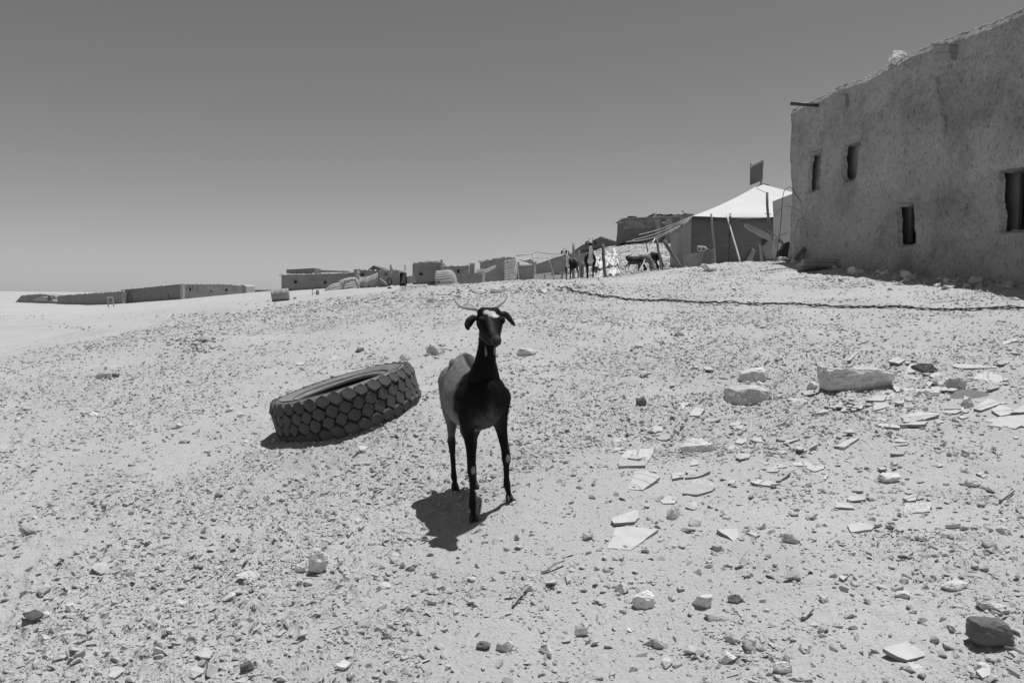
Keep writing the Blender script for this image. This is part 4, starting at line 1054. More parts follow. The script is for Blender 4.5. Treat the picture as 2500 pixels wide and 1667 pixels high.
single('corrugated_sheet', corrugated(1163, 1186, 656, 657, 704, 700, 27.4, 6, .05, lean=.5), METAL_L, 'small corrugated sheet showing bright ribs between two flat sheets', 'sheet')
single('corrugated_sheet', corrugated(1184, 1210, 657, 646, 668, 662, 26.8, 2, .04, lean=.3), METAL_L, 'bright torn corrugated strip above the big flat sheet', 'sheet')
single('metal_sheet', MB().prism([P(1183, 700+E, 26.4), P(1240, 691+E, 26.2), P(1240, 634, 26.2), P(1222, 643, 26.3), P(1209, 655, 26.3), P(1184, 667, 26.4)], (.0, .03, 0)), METAL, 'largest flat dark sheet of the goat pen wall', 'sheet')
single('corrugated_sheet', corrugated(1232, 1259, 635, 631, 687+3, 681+3, 25.7, 8, .05, lean=.6), METAL_L, 'bright corrugated sheet with strong horizontal ribs beside the pipe gate', 'sheet')
single('metal_sheet', flat(1237, 1261, 684, 680, 694+E, 686+E, 25.7), METAL, 'strip of dark sheet under the bright corrugated one', 'sheet')
gt = thing('pipe_gate', 'rusty pipe gate with open upper frame and sheet panel below', 'gate', at_px(1280, 684, 24.4))
YG = 24.4
for a, b in (((1258, 625), (1302, 619)), ((1258, 623), (1269, 690)), ((1302, 618), (1305, 686)), ((1268, 648), (1303, 646))):
    part('frame_pipe', MB().tube([P(*a, YG), P(*b, YG)], .022, 8), METAL_L, gt, smooth=True)
part('panel', flat(1268, 1302, 648, 646, 686, 684, YG+.04, .015), METAL, gt)
part('panel', flat(1261, 1268, 640, 640, 688, 688, YG+.05, .015), METAL, gt)
single('cloth_bundle', MB().prism([P(1262, 633, 25), P(1288, 641, 25), P(1298, 648, 25), P(1303, 640, 25), P(1296, 632, 25), P(1282, 636, 25), P(1272, 634, 25)], (0, .3, .05)), CLOTH, 'crumpled pale cloth bundle draped behind the pipe gate', 'cloth')
single('metal_sheet', flat(1310, 1352, 645, 630, 674, 671, 22.4), METAL, 'wide dark sheet forming the pen wall right of the pipe gate', 'sheet')
single('metal_sheet', flat(1351, 1386, 630, 621, 671, 668, 22.0), METAL, 'dark sheet just left of the smaller pied goat', 'sheet')
single('metal_sheet', flat(1386, 1432, 620, 617, 655, 650, 22.3), METAL, 'dark sheet seen between the two pied goats', 'sheet')
single('corrugated_sheet', corrugated(1304, 1386, 670, 660, 686, 680, 21.8, 3, .045, lean=.3), METAL_L, 'low bright corrugated strip along the foot of the dark pen wall', 'sheet')
single('fence_rails', MB().tube([P(1303, 640, 23), P(1303, 682, 23)], .03, 6).tube([P(1308, 638, 23), P(1309, 682, 23)], .02, 6), WOODL, 'pair of upright pale stakes next to the pipe gate', 'stakes')
single('crumpled_sheet', quadsheet(P(1446, 668, 22.6), P(1511, 640, 22.8), P(1502, 609, 24.6), P(1450, 626, 24.4), 40, 30, lambda s, t: .09*float(fbm(np.array([s*1.3]), np.array([t+s*.25]), .13, 3, 6)[0]), .02), grey('crumpled', .72, .8, .3, 4, .4, 20, .01), 'large crumpled whitish sheet on the slope right of the fence post', 'sheet')
single('crumpled_sheet', quadsheet(P(1448, 680, 21.4), P(1515, 668, 21.6), P(1506, 646, 22.5), P(1462, 660, 22.4), 30, 20, lambda s, t: .07*float(fbm(np.array([s*1.5]), np.array([t-s*.2]), .16, 3, 16)[0]), .02), grey('crumpled', .5), 'lower pale crumpled sheet at the foot of the fence post', 'sheet')
single('rotten_hide', quadsheet(P(1452, 664, 22.3), P(1470, 668, 22.3), P(1462, 650, 22.4), P(1445, 655, 22.4), 10, 8, lambda s, t: .05*math.sin(s*7+t*4), .04), STONE_D, 'dark ragged hide hanging right behind the taller pied goat', 'hide')
single('rotten_hide', quadsheet(P(1474, 668, 22.2), P(1511, 650, 22.3), P(1508, 644, 22.4), P(1468, 659, 22.4), 16, 8, lambda s, t: .06*math.sin(s*9+t*4), .04), STONE_D, 'dark shredded hide lying across the pale crumpled sheets', 'hide')
wh = thing('scrap_cart', 'black scrap cart frame at the foot of the pen end', 'cart', at_px(1130, 708, 26))
part('frame', MB().tube([P(1113, 712, 26), P(1117, 700, 26), P(1124, 699, 26)], .02, 6), METAL, wh)
part('bundle', MB().ball(P(1130, 704, 26), .14, 12, 8, (1.3, .8, .55)), CABLE, wh)
part('wheel', MB().tube([P(1139+4*math.cos(t), 705+4*math.sin(t), 25.9) for t in np.linspace(0, 6.28, 14)], .015, 6), METAL, wh)

# ------------------------------------------------------------------ houses, huts and tents further off
def house_box(lab, pts, Y, depth, mat=ADOBE_FAR, wins=(), rubble=.0, name='mud_house', dY=0, roofmat=None):
    """pts: front outline in photo pixels; its first two corners are the foot"""
    n = len(pts)
    w = [P(u, v, Y+dY*((u-pts[0][0])/max(1, pts[1][0]-pts[0][0]))) for u, v in pts]
    for i in (0, 1): w[i].z = min(w[i].z, G(w[i].x, w[i].y))-.4
    base = (w[0]+w[1])/2+Vector((0, depth/2, 0)); base.z = w[0].z+.4
    h = thing(name, lab, 'house', base)
    part('wall', MB().prism(w, (depth*w[0].x/w[0].y*0, depth, 0)), mat, h)
    for u0, v0, u1, v1 in wins:
        yy = Y+dY*((u0-pts[0][0])/max(1, pts[1][0]-pts[0][0]))-.06
        s = yy/F*1.1
        fr_ = MB()
        a, b, c, d = P(u0, v1, yy), P(u1, v1, yy), P(u1, v0, yy), P(u0, v0, yy)
        for p, q in ((a, b), (b, c), (c, d), (d, a)): fr_.tube([p, q], s*.55, 4)
        f = part('window', fr_, mat, h)
        part('pane', MB().prism([a, b, c, d], (0, .05, 0)), DARK, f)  # dark panel stands in for the unlit opening
    if rubble:
        mb = MB(); top = w[2:]
        for i in range(len(top)-1):
            k = int((top[i]-top[i+1]).length/rubble/1.1)+1
            for j in range(k):
                p = top[i]+(top[i+1]-top[i])*((j+rng.random())/k)
                mb.box(p+Vector((0, rng.uniform(.1, .8), rubble*.05)), (rubble*rng.uniform(.4, 1.3), rubble*.8, rubble*rng.uniform(.15, .5)), Matrix.Rotation(rng.uniform(-.5, .5), 3, 'Y') @ Matrix.Rotation(rng.uniform(0, 3), 3, 'Z'))
        part('roof_rubble', mb, roofmat or STONE, h, kind='stuff')
    return h
YL = 112
hb = house_box('dark lower wing of the far left mud building, half sunk behind sand', [(135, 745), (298, 749), (298, 712), (145, 722), (140, 724)], YL, 5, rubble=.45, wins=[(168, 733, 172, 737)], dY=-4)
hb2 = house_box('long low mud building with three square windows at the far left', [(294, 746), (440, 736), (440, 694), (296, 708)], YL-2, 6, rubble=.3, wins=[(321, 723, 330, 734), (368, 719.5, 376, 730), (411, 716.5, 419.5, 727)], dY=-4, mat=grey('far_adobe_b', .24, .95, .15, 1.2, .2, 6, .05, .1))
part('corner_pillar', MB().prism([P(440, 738, YL-6.2), P(447, 738, YL-6.2), P(447, 693, YL-6.2), P(440, 693, YL-6.2)], (0, .8, 0)), ADOBE_PALE, hb2)
part('foundation', MB().prism([P(298, 746, YL-2.5), P(436, 738, YL-6.3), P(436, 733.5, YL-6.3), P(298, 742, YL-2.5)], (0, .5, 0)), ADOBE_PALE, hb2)
hb3 = house_box('far end of the long mud building with three small openings', [(446, 733), (582, 716), (582, 698), (560, 695), (446, 694)], YL-6, 6, rubble=.3, wins=[(462, 703, 467, 710), (512, 708, 517, 712.5), (550, 705, 555.5, 711)], dY=10, mat=grey('far_adobe_b', .24))
house_box('pale end house with light door past the long mud building', [(577, 716), (601, 714), (601, 699), (592, 695), (577, 698)], YL+6, 4, mat=ADOBE_PALE, wins=[(586, 701, 589, 713)])
house_box('low dark shack at the far left edge on the sand rise', [(30, 733), (140, 735), (134, 723), (95, 718), (52, 722)], 120, 4, wins=(), rubble=.4)
board('fallen_tarp', 'whitish fallen tarp and boards on the sand before the dark wing', 'tarp', [(82, 733), (112, 735), (132, 737), (135, 734), (116, 730), (117, 726), (100, 724)], 82, ADOBE_PALE, (0, .6, 0))
board('fallen_boards', 'small dark scrap pile beside the fallen tarp', 'scrap', [(115, 735), (119, 735), (124, 729), (122, 721), (117, 724)], 81, STONE_D, (0, .5, 0))
df = thing('door_frame', 'empty pale door frame standing alone before the dark mud wing', 'frame', at_px(270, 748, 80))
for a, b in (((265, 752), (262, 727)), ((278, 750), (275, 726)), ((262, 727), (275, 726)), ((265, 738), (277, 738))):
    part('frame_bar', MB().tube([P(*a, 80), P(*b, 80)], .06, 6), ADOBE_PALE, df)
wl = thing('flat_roofed_shed', 'long low shed with a white roof on the horizon', 'shed', P(645, 712, 150))
part('wall', MB().prism([P(604, 716, 150), P(690, 716, 150), P(690, 709, 150), P(604, 709, 150)], (0, 5, 0)), DARK, wl)
part('roof', MB().prism([P(602, 709.5, 149.5), P(692, 709.5, 149.5), P(690, 706.5, 149.5), P(604, 706.5, 149.5)], (0, 6, 0)), CANVAS_W, wl)
YH = 92
h1 = house_box('mud house with raised roof block and two small windows behind the draped cloths', [(687, 712), (870, 706), (870, 666), (845, 667), (687, 672)], YH, 7, rubble=.45, wins=[(717.5, 684.5, 725.5, 692.5), (790, 686, 797, 693)])
part('roof_block', MB().prism([P(699, 667, YH+2), P(768, 666, YH+2), P(768, 654.5, YH+2), P(699, 658, YH+2)], (0, 3, 0)), ADOBE_FAR, h1)
part('roof_sheet', MB().prism([P(772, 664, YH+1), P(846, 663, YH+1), P(848, 661.5, YH+1), P(824, 661, YH+1), P(785, 659.5, YH+1)], (0, 2, 0)), METAL, h1)
h2 = house_box('mud house with rubble along its roof behind the tarps', [(863, 706), (925, 704), (925, 662), (864, 657.5)], 88, 6, rubble=.4, wins=[(880, 667, 889, 674)])
h3 = house_box('plain mud wall just right of the tarps', [(926, 704), (973, 700), (973, 660), (926, 662)], 86, 5, rubble=.3, wins=[(940, 667, 945, 673)])
h4 = house_box('square mud house with thick rubble on its roof', [(1007, 700), (1076, 696), (1076, 640), (1030, 641), (1007, 645)], 74, 5, rubble=.5, wins=[(1023, 665.5, 1032, 672.5)])
part('pale_corner', MB().prism([P(1076, 696, 73.9), P(1081, 696, 73.9), P(1080, 634, 73.9), P(1075, 634, 73.9)], (0, .6, 0)), ADOBE_PALE, h4)
h5 = house_box('low mud house behind the second ribbed hut', [(1082, 700), (1144, 698), (1144, 649), (1082, 651)], 70, 6, rubble=.35, wins=[(1115.5, 658, 1122, 667)])
h6 = house_box('dark mud hut with ragged rubble roof behind the pen sheets', [(1172, 700), (1262, 695), (1258, 629), (1225, 630), (1192, 636), (1172, 642)], 40, 4, rubble=.28)
gtn = single('gable_tent', MB().prism([P(895, 661, 100), P(942, 661, 100), P(912, 648, 100)], (0, 8, 0)), CANVAS_D, 'dark gabled tent peak behind the mud house with tarps', 'tent')
single('ridge_tent', MB().prism([P(1418, 612, 62), P(1520, 597, 62), P(1517, 594, 62), P(1467, 578, 62), P(1420, 599, 62)], (0, 8, 0)), CANVAS_D, 'dark low ridge tent on the hill crest behind the two pied goats', 'tent')
single('ridge_strip', MB().prism([P(1467, 578.5, 61.9), P(1517, 594.5, 61.9), P(1517, 593, 61.9), P(1467, 576.5, 61.9)], (0, 8, 0)), CANVAS_W, 'white strip edging the dark ridge tent', 'cloth')
# cloth covered hut up the hill with tyres on its roof
YU = 54
hu = thing('sheet_hut', 'low dark hut of cloth and boards with two tyres on its roof, on the hill', 'hut', at_px(1600, 590, YU+1))
part('wall', MB().prism([P(1517, 594, YU), P(1600, 592, YU), P(1598, 531, YU), P(1522, 536, YU), P(1521, 560, YU)], (0, 3, 0)), CANVAS_D, hu)
part('cloth_front', quadsheet(P(1522, 560, YU-.15), P(1598, 556, YU-.15), P(1598, 533, YU-.1), P(1522, 537, YU-.1), 20, 8, lambda s, t: .05*math.sin(s*9+t*5), .03), grey('cloth_front', .22, .9, .4, 2.2, .3, 14, .01), hu)
for i, (u0, u1, vt, g_) in enumerate([(1598, 1612, 532, METAL), (1612, 1625, 533, CANVAS_D), (1626, 1642, 532, METAL), (1642, 1660, 530, CANVAS_D), (1660, 1700, 528, METAL)]):
    part('wall_panel', MB().prism([P(u0, 592, YU+.2+.03*i), P(u1, 592, YU+.2+.03*i), P(u1, vt, YU+.2+.03*i), P(u0, vt+.6, YU+.2+.03*i)], (0, .1, 0)), g_, hu)
part('roof', MB().prism([P(1519, 535, YU-.3), P(1700, 527, YU-.3), P(1700, 524.5, YU-.3), P(1519, 532.5, YU-.3)], (0, 3.4, 0)), grey('hutroof', .3), hu)
part('roof_rubble', (lambda m: [m.box(P(1600+i*4.2, 527-rng.random()*2, YU+.3), (.22*rng.uniform(.5, 1.6), .3, .12), Matrix.Rotation(rng.uniform(-.5, .5), 3, 'Y')) for i in range(22)] and m)(MB()), STONE, hu, kind='stuff')
part('sign_plate', MB().prism([P(1616, 545.5, YU+.1), P(1624, 545, YU+.1), P(1624, 541.5, YU+.1), P(1616, 542, YU+.1)], (0, .04, 0)), CANVAS_W, hu)
part('pole', MB().tube([P(1514, 544, YU-.2), P(1523, 543, YU-.2)], .05, 6), METAL, hu)
for (u, v, lab) in ((1543, 531, 'old tyre lying on the left end of the hill hut roof'), (1589, 527.5, 'old tyre tipped up on the middle of the hill hut roof')):
    c = P(u, v, YU+.4); mb = MB(); rr = 9*YU/F*.62
    mb.tube([c+Vector((1.6*rr*math.cos(t), 1.6*rr*math.sin(t), .12*math.cos(t)*(v < 530))) for t in np.linspace(0, 2*math.pi, 25)], .085, 8, cap=False)
    single('old_tyre', mb, RUBBER, lab, 'tyre', smooth=True)
pole('roof_stick', 'thin dark stick poking up from the hut roof beside the tent', 'stick', 1665, 514, 1670, 530, YU, YU, .03, WOODD, sink=-2.0)
single('brush_heap', (lambda m: [m.tube([P(1662+rng.uniform(0, 30), 528+rng.uniform(-5, 1), 30), P(1662+rng.uniform(0, 40), 524+rng.uniform(-4, 6), 30)], .018, 4) for i in range(14)] and m)(MB()), WOODD, 'heap of dry brush on the hut roof next to the tent corner', 'brush', kind='stuff')
# drum
YD = 37
dr = thing('oil_drum', 'rusty oil drum lying on its side on the sand track', 'drum', at_px(684, 737, YD))
dl = P(664, 724, YD); dd = P(704, 719.5, YD)
r_ = 14.8*YD/F; ax = (dd-dl).normalized(); ax = Vector((ax.x, .18, ax.z)).normalized(); L_ = (dd-dl).length
prof = [(0, .90), (.002, 1.0), (.03, 1.03), (.06, 1.0), (.30, 1.0), (.33, 1.035), (.36, 1.0), (.64, 1.0), (.67, 1.035), (.70, 1.0), (.94, 1.0), (.97, 1.03), (.998, 1.0), (1.0, .90)]
cz = P(664, 722.5, YD)
part('shell', MB().tube([cz+ax*(t*L_) for t, _ in prof], [r_*q for _, q in prof], 32), grey('drum_paint', .30, .6, .35, 2.4, .2, 12, .01, .4), dr, smooth=True)
part('end_cap', MB().tube([cz-ax*.01, cz+ax*.02], r_*.93, 28), METAL, dr)
part('bung', MB().tube([cz-ax*.05+Vector((0, 0, r_*.6)), cz+Vector((0, 0, r_*.6))], .05, 8), CABLE, dr)
# ribbed quonset huts
def ribbed(lab, u0, u1, vb0, vb1, vt, Y, ribs, mat, d=2.2, flip=1):
    """half cylinder lying along the picture, ribs along its length, open dark end"""
    a = P(u0, vb0, Y); b = P(u1, vb1, Y); a.z -= .15; b.z -= .15
    H = (vb0-vt)*Y/F+.15
    t_ = thing('ribbed_hut', lab, 'hut', (a+b)/2+Vector((0, d/2, 0)))
    m = 168; nn = 18; vs = []
    for i in range(nn+1):
        s = i/nn
        e = math.sqrt(max(0, 1-max(0, (s-.55)/.47)**2.2)) if flip > 0 else math.sqrt(max(0, 1-max(0, (.45-s)/.47)**2.2))
        e = max(e, .12)
        for j in range(m+1):
            g = math.pi*j/m
            rr = 1+.022*math.cos(2*math.pi*ribs*2*j/m)
            vs.append((a.x+(b.x-a.x)*s, a.y+d/2-(d/2)*math.cos(g)*rr*(.6+.4*e), a.z+(b.z-a.z)*s+H*e*math.sin(g)**.75*rr if j not in (0, m) else a.z+(b.z-a.z)*s-.1))
    fs = [(i*(m+1)+j, i*(m+1)+j+1, (i+1)*(m+1)+j+1, (i+1)*(m+1)+j) for i in range(nn) for j in range(m)]
    fs += [tuple(range(m, -1, -1)), tuple(nn*(m+1)+j for j in range(m+1))]
    part('shell', MB().add(vs, fs), mat, t_); return t_
ribbed('ribbed metal hut lying low in front of the mud house with two windows', 779, 862, 727, 712, 697, 66, 7, RIBBED, 2.4, -1)
ribbed('ribbed rounded hut beside the square mud house', 1062, 1112, 692, 687, 661, 60, 9, RIBBED, 2.6, 1)
# draped cloths on a frame
def drape(lab, outline_top, outline_bot, Y, seed, mat=CLOTH):
    """cloth between an upper and a lower photo curve, with folds"""
    n, m = 44, 18; f, k = [], []
    ut = np.linspace(0, 1, n)
    T = [(np.interp(s, np.linspace(0, 1, len(outline_top)), [p[0] for p in outline_top]), np.interp(s, np.linspace(0, 1, len(outline_top)), [p[1] for p in outline_top])) for s in ut]
    B = [(np.interp(s, np.linspace(0, 1, len(outline_bot)), [p[0] for p in outline_bot]), np.interp(s, np.linspace(0, 1, len(outline_bot)), [p[1] for p in outline_bot])) for s in ut]
    for j in range(m):
        t = j/(m-1)
        for i in range(n):
            u = T[i][0]*(1-t)+B[i][0]*t; v = T[i][1]*(1-t)+B[i][1]*t
            dd_ = .14*math.sin(i*.38+seed+t*3)*t+.035*math.sin(i*1.1+t*7+seed)*(.3+t)-.5*math.sin(math.pi*t)*.6
            f.append(P(u, v, Y+dd_)); k.append(P(u, v, Y+dd_+.05))
    L = n*m; fs = []
    for j in range(m-1):
        for i in range(n-1):
            w = j*n+i; fs += [(w, w+1, w+n+1, w+n), (L+w, L+w+n, L+w+n+1, L+w+1)]
    for i in range(n-1): fs += [(i, L+i, L+i+1, i+1), ((m-1)*n+i, (m-1)*n+i+1, L+(m-1)*n+i+1, L+(m-1)*n+i)]
    for j in range(m-1): fs += [(j*n, (j+1)*n, L+(j+1)*n, L+j*n), (j*n+n-1, L+j*n+n-1, L+(j+1)*n+n-1, (j+1)*n+n-1)]
    return single('draped_cloth', MB().add(f+k, fs), mat, lab, 'cloth', smooth=True)
drape('pale cloth draped with a dark round opening, left of the two', [(827, 686), (840, 680), (855, 677), (872, 676)], [(838, 711), (843, 694), (858, 687), (870, 686)], 64, 1)
drape('pale cloth hem hanging round the dark opening', [(870, 678), (874, 682), (878, 690), (878, 706)], [(866, 690), (872, 700), (870, 708), (855, 713)], 63.8, 5)
drape('wide pale cloth hung in folds from a post, right of the two', [(872, 676), (890, 677), (906, 672), (925, 664)], [(880, 708), (893, 709), (908, 705), (926, 697)], 64.5, 3)
single('cloth_post', MB().tube([P(873, 690, 64), P(874, 668, 64)], .12, 8).ball(P(874, 668, 64), .15, 10, 7, (1, 1, 1.6)), CLOTH, 'post topped with a white bundle between the draped cloths', 'post', smooth=True)
single('cloth_post', MB().tube([P(926, 700, 64.2), P(925, 663, 64.2)], .06, 8), WOODD, 'slim dark post at the right edge of the draped cloths', 'post')
single('support_stick', MB().tube([P(927, 680, 64), P(950, 697, 62)], .05, 6), WOODL, 'pale stick sloping down right of the draped cloths', 'stick')
single('low_shelter', MB().prism([P(918, 704, 63), P(948, 700, 63), P(944, 695, 63), P(930, 692, 63)], (0, 1, 0)), STONE_D, 'low dark heap at the foot of the sloping stick', 'heap')
# fence of pale boards, drum, cart scraps
bf = thing('board_fence', 'short fence of pale upright boards before the plain mud wall', 'fence', at_px(967, 697, 60))
for i in range(5):
    u = 960+i*3.0; part('fence_board', MB().prism([P(u, 698-i*.4, 60), P(u+2.4, 698-i*.4, 60), P(u+1.4, 673, 60), P(u-1, 673.5, 60)], (0, .1, 0)), WOODL, bf)
single('upright_drum', MB().tube([P(984, 698, 60), P(984, 666, 60)], .27, 16), DARK, 'dark upright drum behind the pale board fence', 'drum', smooth=False)
single('old_tyre', MB().tube([P(951+5*math.cos(t), 687+9*math.sin(t), 60) for t in np.linspace(0, 2*math.pi, 22)], .07, 6, cap=False), RUBBER, 'black tyre standing on edge left of the pale boards', 'tyre')
for lab, q, mt in (('rust brown panel right of the dark drum', [(990, 694), (1004, 692), (1003, 673), (991, 676)], METAL), ('dark panel leaning below the square mud house', [(1004, 690), (1016, 690), (1010, 672), (1003, 674)], METAL),
                   ('pointed dark panel behind the dark drum', [(978, 692), (994, 692), (992, 665), (985, 668)], STONE_D)):
    board('scrap_sheet', lab, 'panel', q, 59, mt, (0, .1, 0))
board('cloth_pennant', 'ragged cloth pennant on a pole above the plain mud wall', 'cloth', [(952, 672), (962, 660), (957, 654), (955, 645), (951, 648)], 70, CLOTH, (0, .08, 0))
single('tall_stick', MB().tube([P(989, 662, 70), P(988.5, 647, 70)], .04, 6), WOODD, 'thin upright stick left of the square mud house', 'stick')
pt = thing('overturned_trough', 'black overturned trough on the sand before the square house', 'trough', at_px(1058, 699, 40))
part('bowl', MB().prism([P(1043, 696, 40), P(1063, 696, 40), P(1073, 691, 40), P(1072, 685.5, 40), P(1050, 688, 40)], (0, .5, 0)), CABLE, pt)
part('foot', MB().prism([P(1061, 699, 39.9), P(1068, 699, 39.9), P(1070, 688, 39.9), P(1063, 688, 39.9)], (0, .15, 0)), METAL, pt)
brickthing(951, 708, 9, 5, 40, 'small dark block alone on the sandy slope', 0, STONE_D)
brickthing(720, 732, 6, 3.5, 38, 'tiny dark block right of the oil drum', 0, STONE_D)
cf = thing('chair_frame', 'bare metal chair frame with a basin before the ribbed hut', 'chair', at_px(772, 728, 48))
for a, b in (((763, 728), (762, 706)), ((762, 717), (773, 715)), ((773, 727), (772, 708)), ((762, 707), (766, 707))):
    part('frame_bar', MB().tube([P(*a, 48), P(*b, 48)], .022, 6), METAL, cf)
part('seat_pad', MB().prism([P(771, 723, 48), P(779, 722, 48), P(778, 708, 48), P(772, 709, 48)], (0, .1, 0)), CLOTH, cf)
single('metal_basin', MB().tube([P(775, 729.5, 47), P(775, 723.5, 47)], [.13, .19], 16), METAL, 'shallow metal basin at the foot of the chair frame', 'basin')
# ------------------------------------------------------------------ twisted dark cable on the sand
def build_cable():
    px = [(1362, 703.5), (1400, 714), (1440, 722), (1500, 730), (1560, 737), (1620, 740), (1700, 744), (1780, 746), (1860, 751), (1930, 752), (2000, 753), (2080, 755), (2160, 757), (2250, 758), (2340, 759), (2430, 760), (2520, 762), (2640, 766)]
    pts = [on_ground(u, v) for u, v in px]
    pts = curve(pts, 14)
    t = thing('twisted_cable', 'long dark twisted cable snaking over the stony ground from the pen to the house', 'cable', on_ground(1930, 752))
    for ph in (0, 2.1, 4.2):
        q = []
        for i, p in enumerate(pts):
            r = .007*(1+1.2*math.sin(i*.071+ph)**4)
            g = G(p.x, p.y)+.022
            q.append((p.x+.01*math.sin(i*.21), p.y+.03*math.sin(i*.043)+r*math.cos(i*.55+.4*math.sin(i*.19)+ph), g-.004+r*math.sin(i*.55+.4*math.sin(i*.19)+ph)+.012*max(0, math.sin(i*.06+ph*.3))))
        part('strand', MB().tube(q, .0062, 5), CABLE, t, smooth=True)
build_cable()

# ------------------------------------------------------------------ broken tiles
def tile_mat(name, kind, base=.60):
    def b(t, bs):
        co = coords(t)
        n = N(t, 'ShaderNodeTexNoise', Scale=14, Detail=5.0, Roughness=.6); t.links.new(co, n.inputs['Vector'])
        c = ramp(t, n.outputs[0], [(.3, base*.84), (.55, base), (.75, base*1.06)])
        if kind in ('lines', 'rings'):
            w = N(t, 'ShaderNodeTexWave', Scale=3.4 if kind == 'lines' else 5.0, Distortion=.25 if kind == 'lines' else .1)
            w.wave_type = 'BANDS' if kind == 'lines' else 'RINGS'
            w.inputs['Detail'].default_value = 1
            if kind == 'rings': w.rings_direction = 'Z'
            t.links.new(co, w.inputs['Vector'])
            c = mul(t, c, ramp(t, w.outputs['Fac'], [(.0, .6), (.04, .7), (.07, 1), (.62, 1), (.66, .82), (.72, .84), (.76, 1)]))
        if kind == 'print':
            co2 = coords(t, 'Object', (48, 48, 48))
            v = N(t, 'ShaderNodeTexVoronoi', Scale=1.0); v.feature = 'DISTANCE_TO_EDGE'; t.links.new(co2, v.inputs['Vector'])
            c = mul(t, c, ramp(t, v.outputs['Distance'], [(.02, .6), (.10, .92), (.2, 1)]))
        t.links.new(c, bs.inputs['Base Color'])
        bs.inputs['Roughness'].default_value = .55 if kind != 'back' else .9
        bs.inputs['Specular IOR Level'].default_value = .3
        if kind == 'back':
            wv_ = N(t, 'ShaderNodeTexWave', Scale=14.0); t.links.new(co, wv_.inputs['Vector'])
            bp = N(t, 'ShaderNodeBump', Strength=.3, Distance=.002); t.links.new(wv_.outputs['Fac'], bp.inputs['Height']); t.links.new(bp.outputs[0], bs.inputs['Normal'])
    return material(name, b)
TM = {'plain': tile_mat('tile_plain', 'plain', .53), 'lines': tile_mat('tile_lines', 'lines', .56), 'rings': tile_mat('tile_rings', 'rings', .54),
      'print': tile_mat('tile_print', 'print', .57), 'back': tile_mat('tile_back', 'back', .43), 'dark': tile_mat('tile_dark_shade', 'plain', .22)}
TSIDE = tile_mat('tile_side', 'plain', .27)
def gnorm(x, y, e=.12):
    g = lambda a, b: float(ground_np(np.array([a]), np.array([b]))[0])
    return Vector((g(x-e, y)-g(x+e, y), g(x, y-e)-g(x, y+e), 2*e)).normalized()
SHARDS = []
def shard_obj(pts, nrm, kind, label, u, v, w, th=.015, org=None):
    """pts on a plane, world; solid slab with slightly chipped rim"""
    c = org or sum(pts, Vector())/len(pts)
    xa = (pts[1]-pts[0]).normalized(); za = nrm; ya = za.cross(xa).normalized(); xa = ya.cross(za)
    M = Matrix((xa, ya, za)).transposed()
    loc = [M.transposed() @ (p-c) for p in pts]
    if len(loc) > 2:
        ar = sum(loc[i].x*loc[(i+1) % len(loc)].y-loc[(i+1) % len(loc)].x*loc[i].y for i in range(len(loc)))
        if ar < 0: loc = loc[::-1]
    out = []
    for i, p in enumerate(loc):          # break the long edges a little
        q = loc[(i+1) % len(loc)]; out.append(p); L = (q-p).length
        k = int(L/.035)
        for j in range(1, k+1):
            m = p+(q-p)*(j/(k+1)); nn = Vector((-(q-p).y, (q-p).x, 0)).normalized()
            out.append(m+nn*rng.uniform(-.0022, .0022)*(1 if i % 3 else 2.2))
    n = len(out)
    vs = [(p.x, p.y, 0) for p in out]+[(p.x*.985, p.y*.985, -th) for p in out]
    me = bpy.data.meshes.new('tile_shard')
    me.from_pydata(vs, [], [tuple(range(n)), tuple(range(2*n-1, n-1, -1))]+[(i, n+i, n+(i+1) % n, (i+1) % n) for i in range(n)])
    me.materials.append(TM[kind]); me.materials.append(TSIDE)
    for i, f in enumerate(me.polygons): f.material_index = 0 if i == 0 else 1
    bm = bmesh.new(); bm.from_mesh(me); bmesh.ops.recalc_face_normals(bm, faces=bm.faces); bm.to_mesh(me); bm.free()
    o = bpy.data.objects.new('tile_shard', me); C.objects.link(o)
    o.location = c; o.rotation_euler = M.to_euler()
    o['category'] = 'tile shard'
    if label: o['label'] = label
    SHARDS.append((o, u, v, w, kind, '', bool(label)))
    return o
def shard_px(poly, kind='plain', label=None, tilt=(0, 0), lift=.011, corner=None, th=.015):
    u = sum(p[0] for p in poly)/len(poly); v = sum(p[1] for p in poly)/len(poly)
    g = on_ground(u, v); n = (gnorm(g.x, g.y)+Vector((tilt[0], tilt[1], 0))).normalized()
    g = g+Vector((0, 0, lift+abs(tilt[0])*.05+abs(tilt[1])*.05))
    pts = []
    cam0 = Vector((0, 0, CAM_H))
    for a, b in poly:
        x, h = ray(a, b); d = Vector((x, 1, h)); t = (g-cam0).dot(n)/d.dot(n)
        pts.append(cam0+d*t)
    return shard_obj(pts, n, kind, label, u, v, max(p[0] for p in poly)-min(p[0] for p in poly), org=(pts[corner] if corner is not None else None), th=th)
def shard_rand(u, v, w, h, kind=None, label=None):
    n = rng.choice((3, 4, 4, 5, 5)); 
    a0 = rng.uniform(0, 6.28)
    poly = []
    for i in range(n):
        a = a0+2*math.pi*(i+rng.uniform(-.28, .28))/n; r = rng.uniform(.75, 1.1)
        poly.append((u+w/2*r*math.cos(a), v+h/2*r*math.sin(a)))
    return shard_px(poly, kind or rng.choice(('plain', 'plain', 'plain', 'back', 'lines', 'print', 'rings')), label, (rng.uniform(-.06, .06), rng.uniform(-.10, .05)), th=.009, lift=rng.uniform(.003, .012))
z3 = lambda pts: [(1450+x/3.015, 880+y/3.015) for x, y in pts]
z4 = lambda pts: [(1900+x/2.765, 1100+y/2.765) for x, y in pts]
z2 = lambda pts: [(1900+x/3.92, 780+y/3.92) for x, y in pts]
